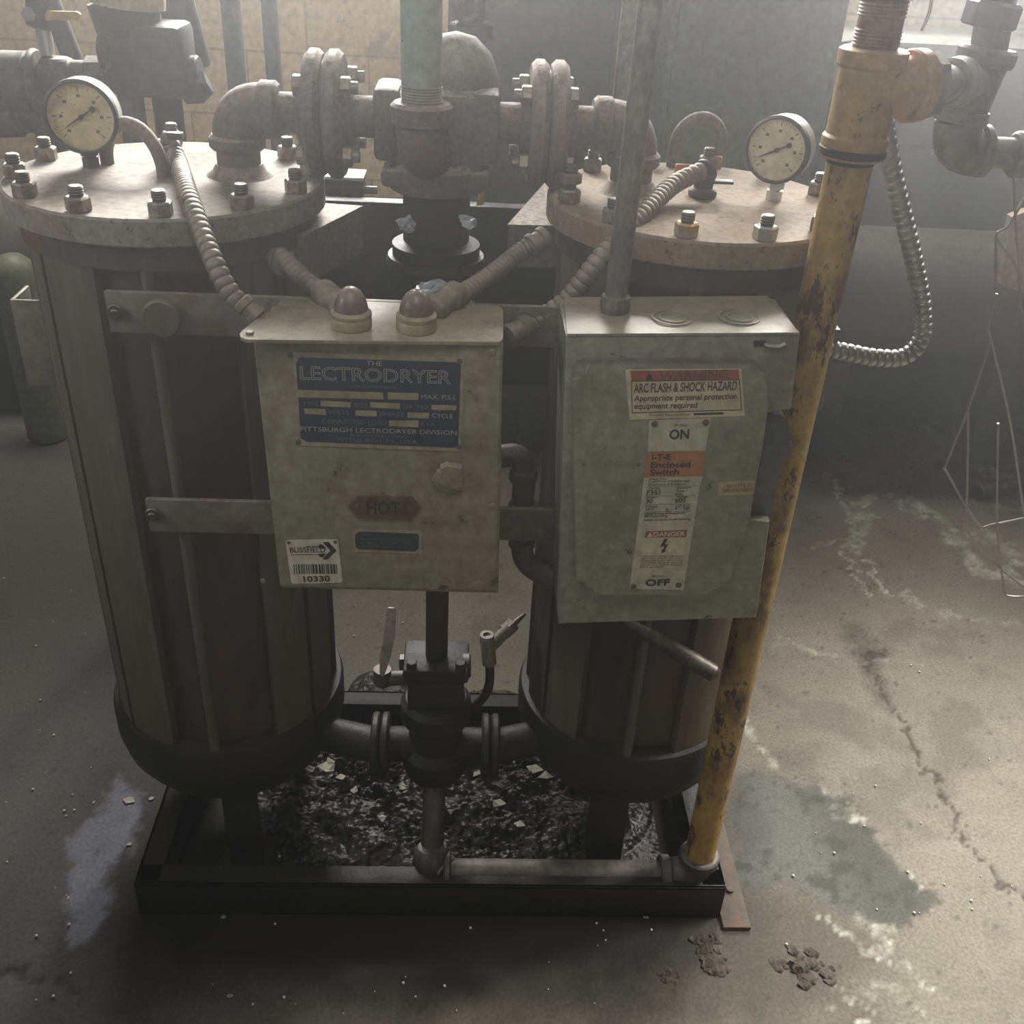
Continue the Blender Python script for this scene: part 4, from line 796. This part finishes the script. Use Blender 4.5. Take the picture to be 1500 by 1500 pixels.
lt = thing('receiver_tank', 'dark receiver tank lying low behind the left vessel', 'tank', (-1.35, 1.93, 0))
b = new(); lathe(b, [(.02, 0), (.2, .02), (.30, .08), (.33, .14), (.33, 1.16), (.30, 1.22), (.2, 1.28), (.02, 1.3)], V((-2.05, 1.93, .37)), (1, 0, 0), seg=48); build('tank_shell', b, M['machine'], lt)
for x_ in (-1.85, -1.0):
    b = new(); box(b, (x_, 1.93, .09), (.08, .5, .18), .006); build('saddle', b, M['machine'], lt)
c = at(18, 385, 1.45); b = new(); lathe(b, [(.05, 0), (.06, .01), (.06, c.z-.02), (.05, c.z), (.03, c.z+.02), (.001, c.z+.03)], V((c.x, 1.45, 0)), seg=28); tag(build('canister', b, M['dkgreen']), 'greenish upright canister seen past the rim of the left vessel', 'canister')
# ------------------------------------------------------------------ debris
def height(label, px, hmax, seed, mt, name='debris', n=70):
    P = [atz(x, y, .0) for x, y in px]; xs = [p.x for p in P]; ys = [p.y for p in P]; cx, cy = sum(xs)/len(xs), sum(ys)/len(ys)
    rx, ry = (max(xs)-min(xs))/2, (max(ys)-min(ys))/2
    g = np.linspace(-1, 1, n); X, Y = np.meshgrid(cx+g*rx, cy+g*ry, indexing='ij'); U, Vv = np.meshgrid(g, g, indexing='ij')
    h = np.clip(1-(np.abs(U)**2.5+np.abs(Vv)**2.5), 0, 1)**.5*hmax*(.25+1.1*vnoise(X+9, Y+9, 26, seed, 6))+ (vnoise(X+9, Y+9, 170, seed+9, 2)-.5)*hmax*.5*vnoise(X+9, Y+9, 12, seed+3, 2)
    b = new(); vv = [[b.verts.new((X[i, j], Y[i, j], max(.001, h[i, j]))) for j in range(n)] for i in range(n)]
    for i in range(n-1):
        for j in range(n-1): b.faces.new((vv[i][j], vv[i+1][j], vv[i+1][j+1], vv[i][j+1]))
    tag(build(name, b, M[mt], ang=60), label, 'debris', kind='stuff')
height('wet black sludge and rubble inside the skid under the valve', [(300, 1290), (960, 1290), (905, 1060), (430, 1060)], .05, 5, 'gloss', n=210)
height('glittering oily grit on the floor behind the lower valve', [(505, 1075), (600, 1075), (600, 985), (515, 985)], .02, 15, 'gloss')
height('grey rubble heap on the floor behind the right lower flange', [(660, 1060), (780, 1060), (780, 1020), (680, 1020)], .04, 25, 'dirt')
for k, (x, y, r) in enumerate(((1195, 1425, .03), (1180, 1402, .022), (1045, 1415, .022), (1035, 1385, .02), (980, 1430, .014), (1140, 1412, .014))):
    b = new(); c = atz(x, y, 0); n = 22
    for i in range(22):
        g = bmesh.ops.create_icosphere(b, subdivisions=2, radius=r*random.uniform(.12, .5)); o_ = V((random.uniform(-r, r), random.uniform(-r, r)*.8, 0)); sc = random.uniform(.3, .6)
        for v in g['verts']: v.co = V((v.co.x*(1+.3*math.sin(v.co.y*400+i)), v.co.y, abs(v.co.z)*sc*(1+.5*math.sin(v.co.x*500))))+o_+c
    tag(build('dirt_clod', b, M['dirt']), ('crumbly brown dirt clod in front of the foot plate, the largest', 'flat brown dirt clod just behind the largest one', 'pinkish dirt clod in front of the skid corner', 'pale dirt clod close to the skid corner', 'small dark dirt lump, the one nearest the camera in front of the skid', 'small dirt lump between the large clod and the skid corner')[k], 'dirt')
# paint flakes
fl = [(478, 1128, .022), (486, 1118, .014), (500, 1140, .012), (455, 1130, .014), (222, 1170, .007), (782, 1130, .022), (800, 1140, .018), (190, 1172, .012), (700, 1135, .014), (720, 1105, .012), (590, 1155, .012), (660, 1190, .010), (560, 1200, .012), (730, 1180, .014), (190, 1237, .006), (335, 1460, .006), (328, 1344, .006), (946, 1343, .007), (45, 645, .018), (1135, 748, .01), (760, 1210, .012), (520, 1160, .012)]
for x, y, r in fl:
    z = .045 if 300 < x < 960 and 1050 < y < 1290 else .001; c = atz(x, y, z); b = new(); n = random.randint(4, 6); a0 = random.random()*6
    tl = .5 if z > .01 else .1
    P = []
    for k in range(n):
        t = a0+2*PI*k/n; q = r*random.uniform(.5, 1.1); P.append(c+V((math.cos(t)*q, math.sin(t)*q*.8, abs(math.sin(t+a0))*r*tl)))
    prism(b, P, (0, 0, .0014)); tag(build('paint_flake', b, M['flake'], flat=True), 'pale flake of paint or chip lying among the grime', 'flake', 'pale flakes scattered round the skid')
# white pellets
b = new(); bmesh.ops.create_icosphere(b, subdivisions=2, radius=.003); pel = build('pellet', b, M['pellet'])
spots = []
for _ in range(34): spots.append((random.uniform(5, 150), random.uniform(700, 1480)))
for _ in range(22): spots.append((random.uniform(380, 900), random.uniform(1225, 1262)))
for _ in range(22): spots.append((random.uniform(300, 1100), random.uniform(1352, 1490)))
for _ in range(34): spots.append((random.uniform(1130, 1490), random.uniform(800, 1400)))
for _ in range(8): spots.append((random.uniform(510, 590), random.uniform(885, 960)))
for k, (x, y) in enumerate(spots):
    inn = 300 < x < 960 and 1200 < y < 1290
    o = pel if k == 0 else pel.copy()
    if k: C.objects.link(o)
    p = atz(x, y, .03 if inn else 0); s = random.uniform(.35, 1.0)*(1.15 if inn else .9); o.scale = (s, s, s); o.location = (p.x, p.y, (.012 if inn else -.0002)+.0*s)
    tag(o, 'tiny white pellet scattered on the grimy ground', 'pellet', 'white pellets on the ground')
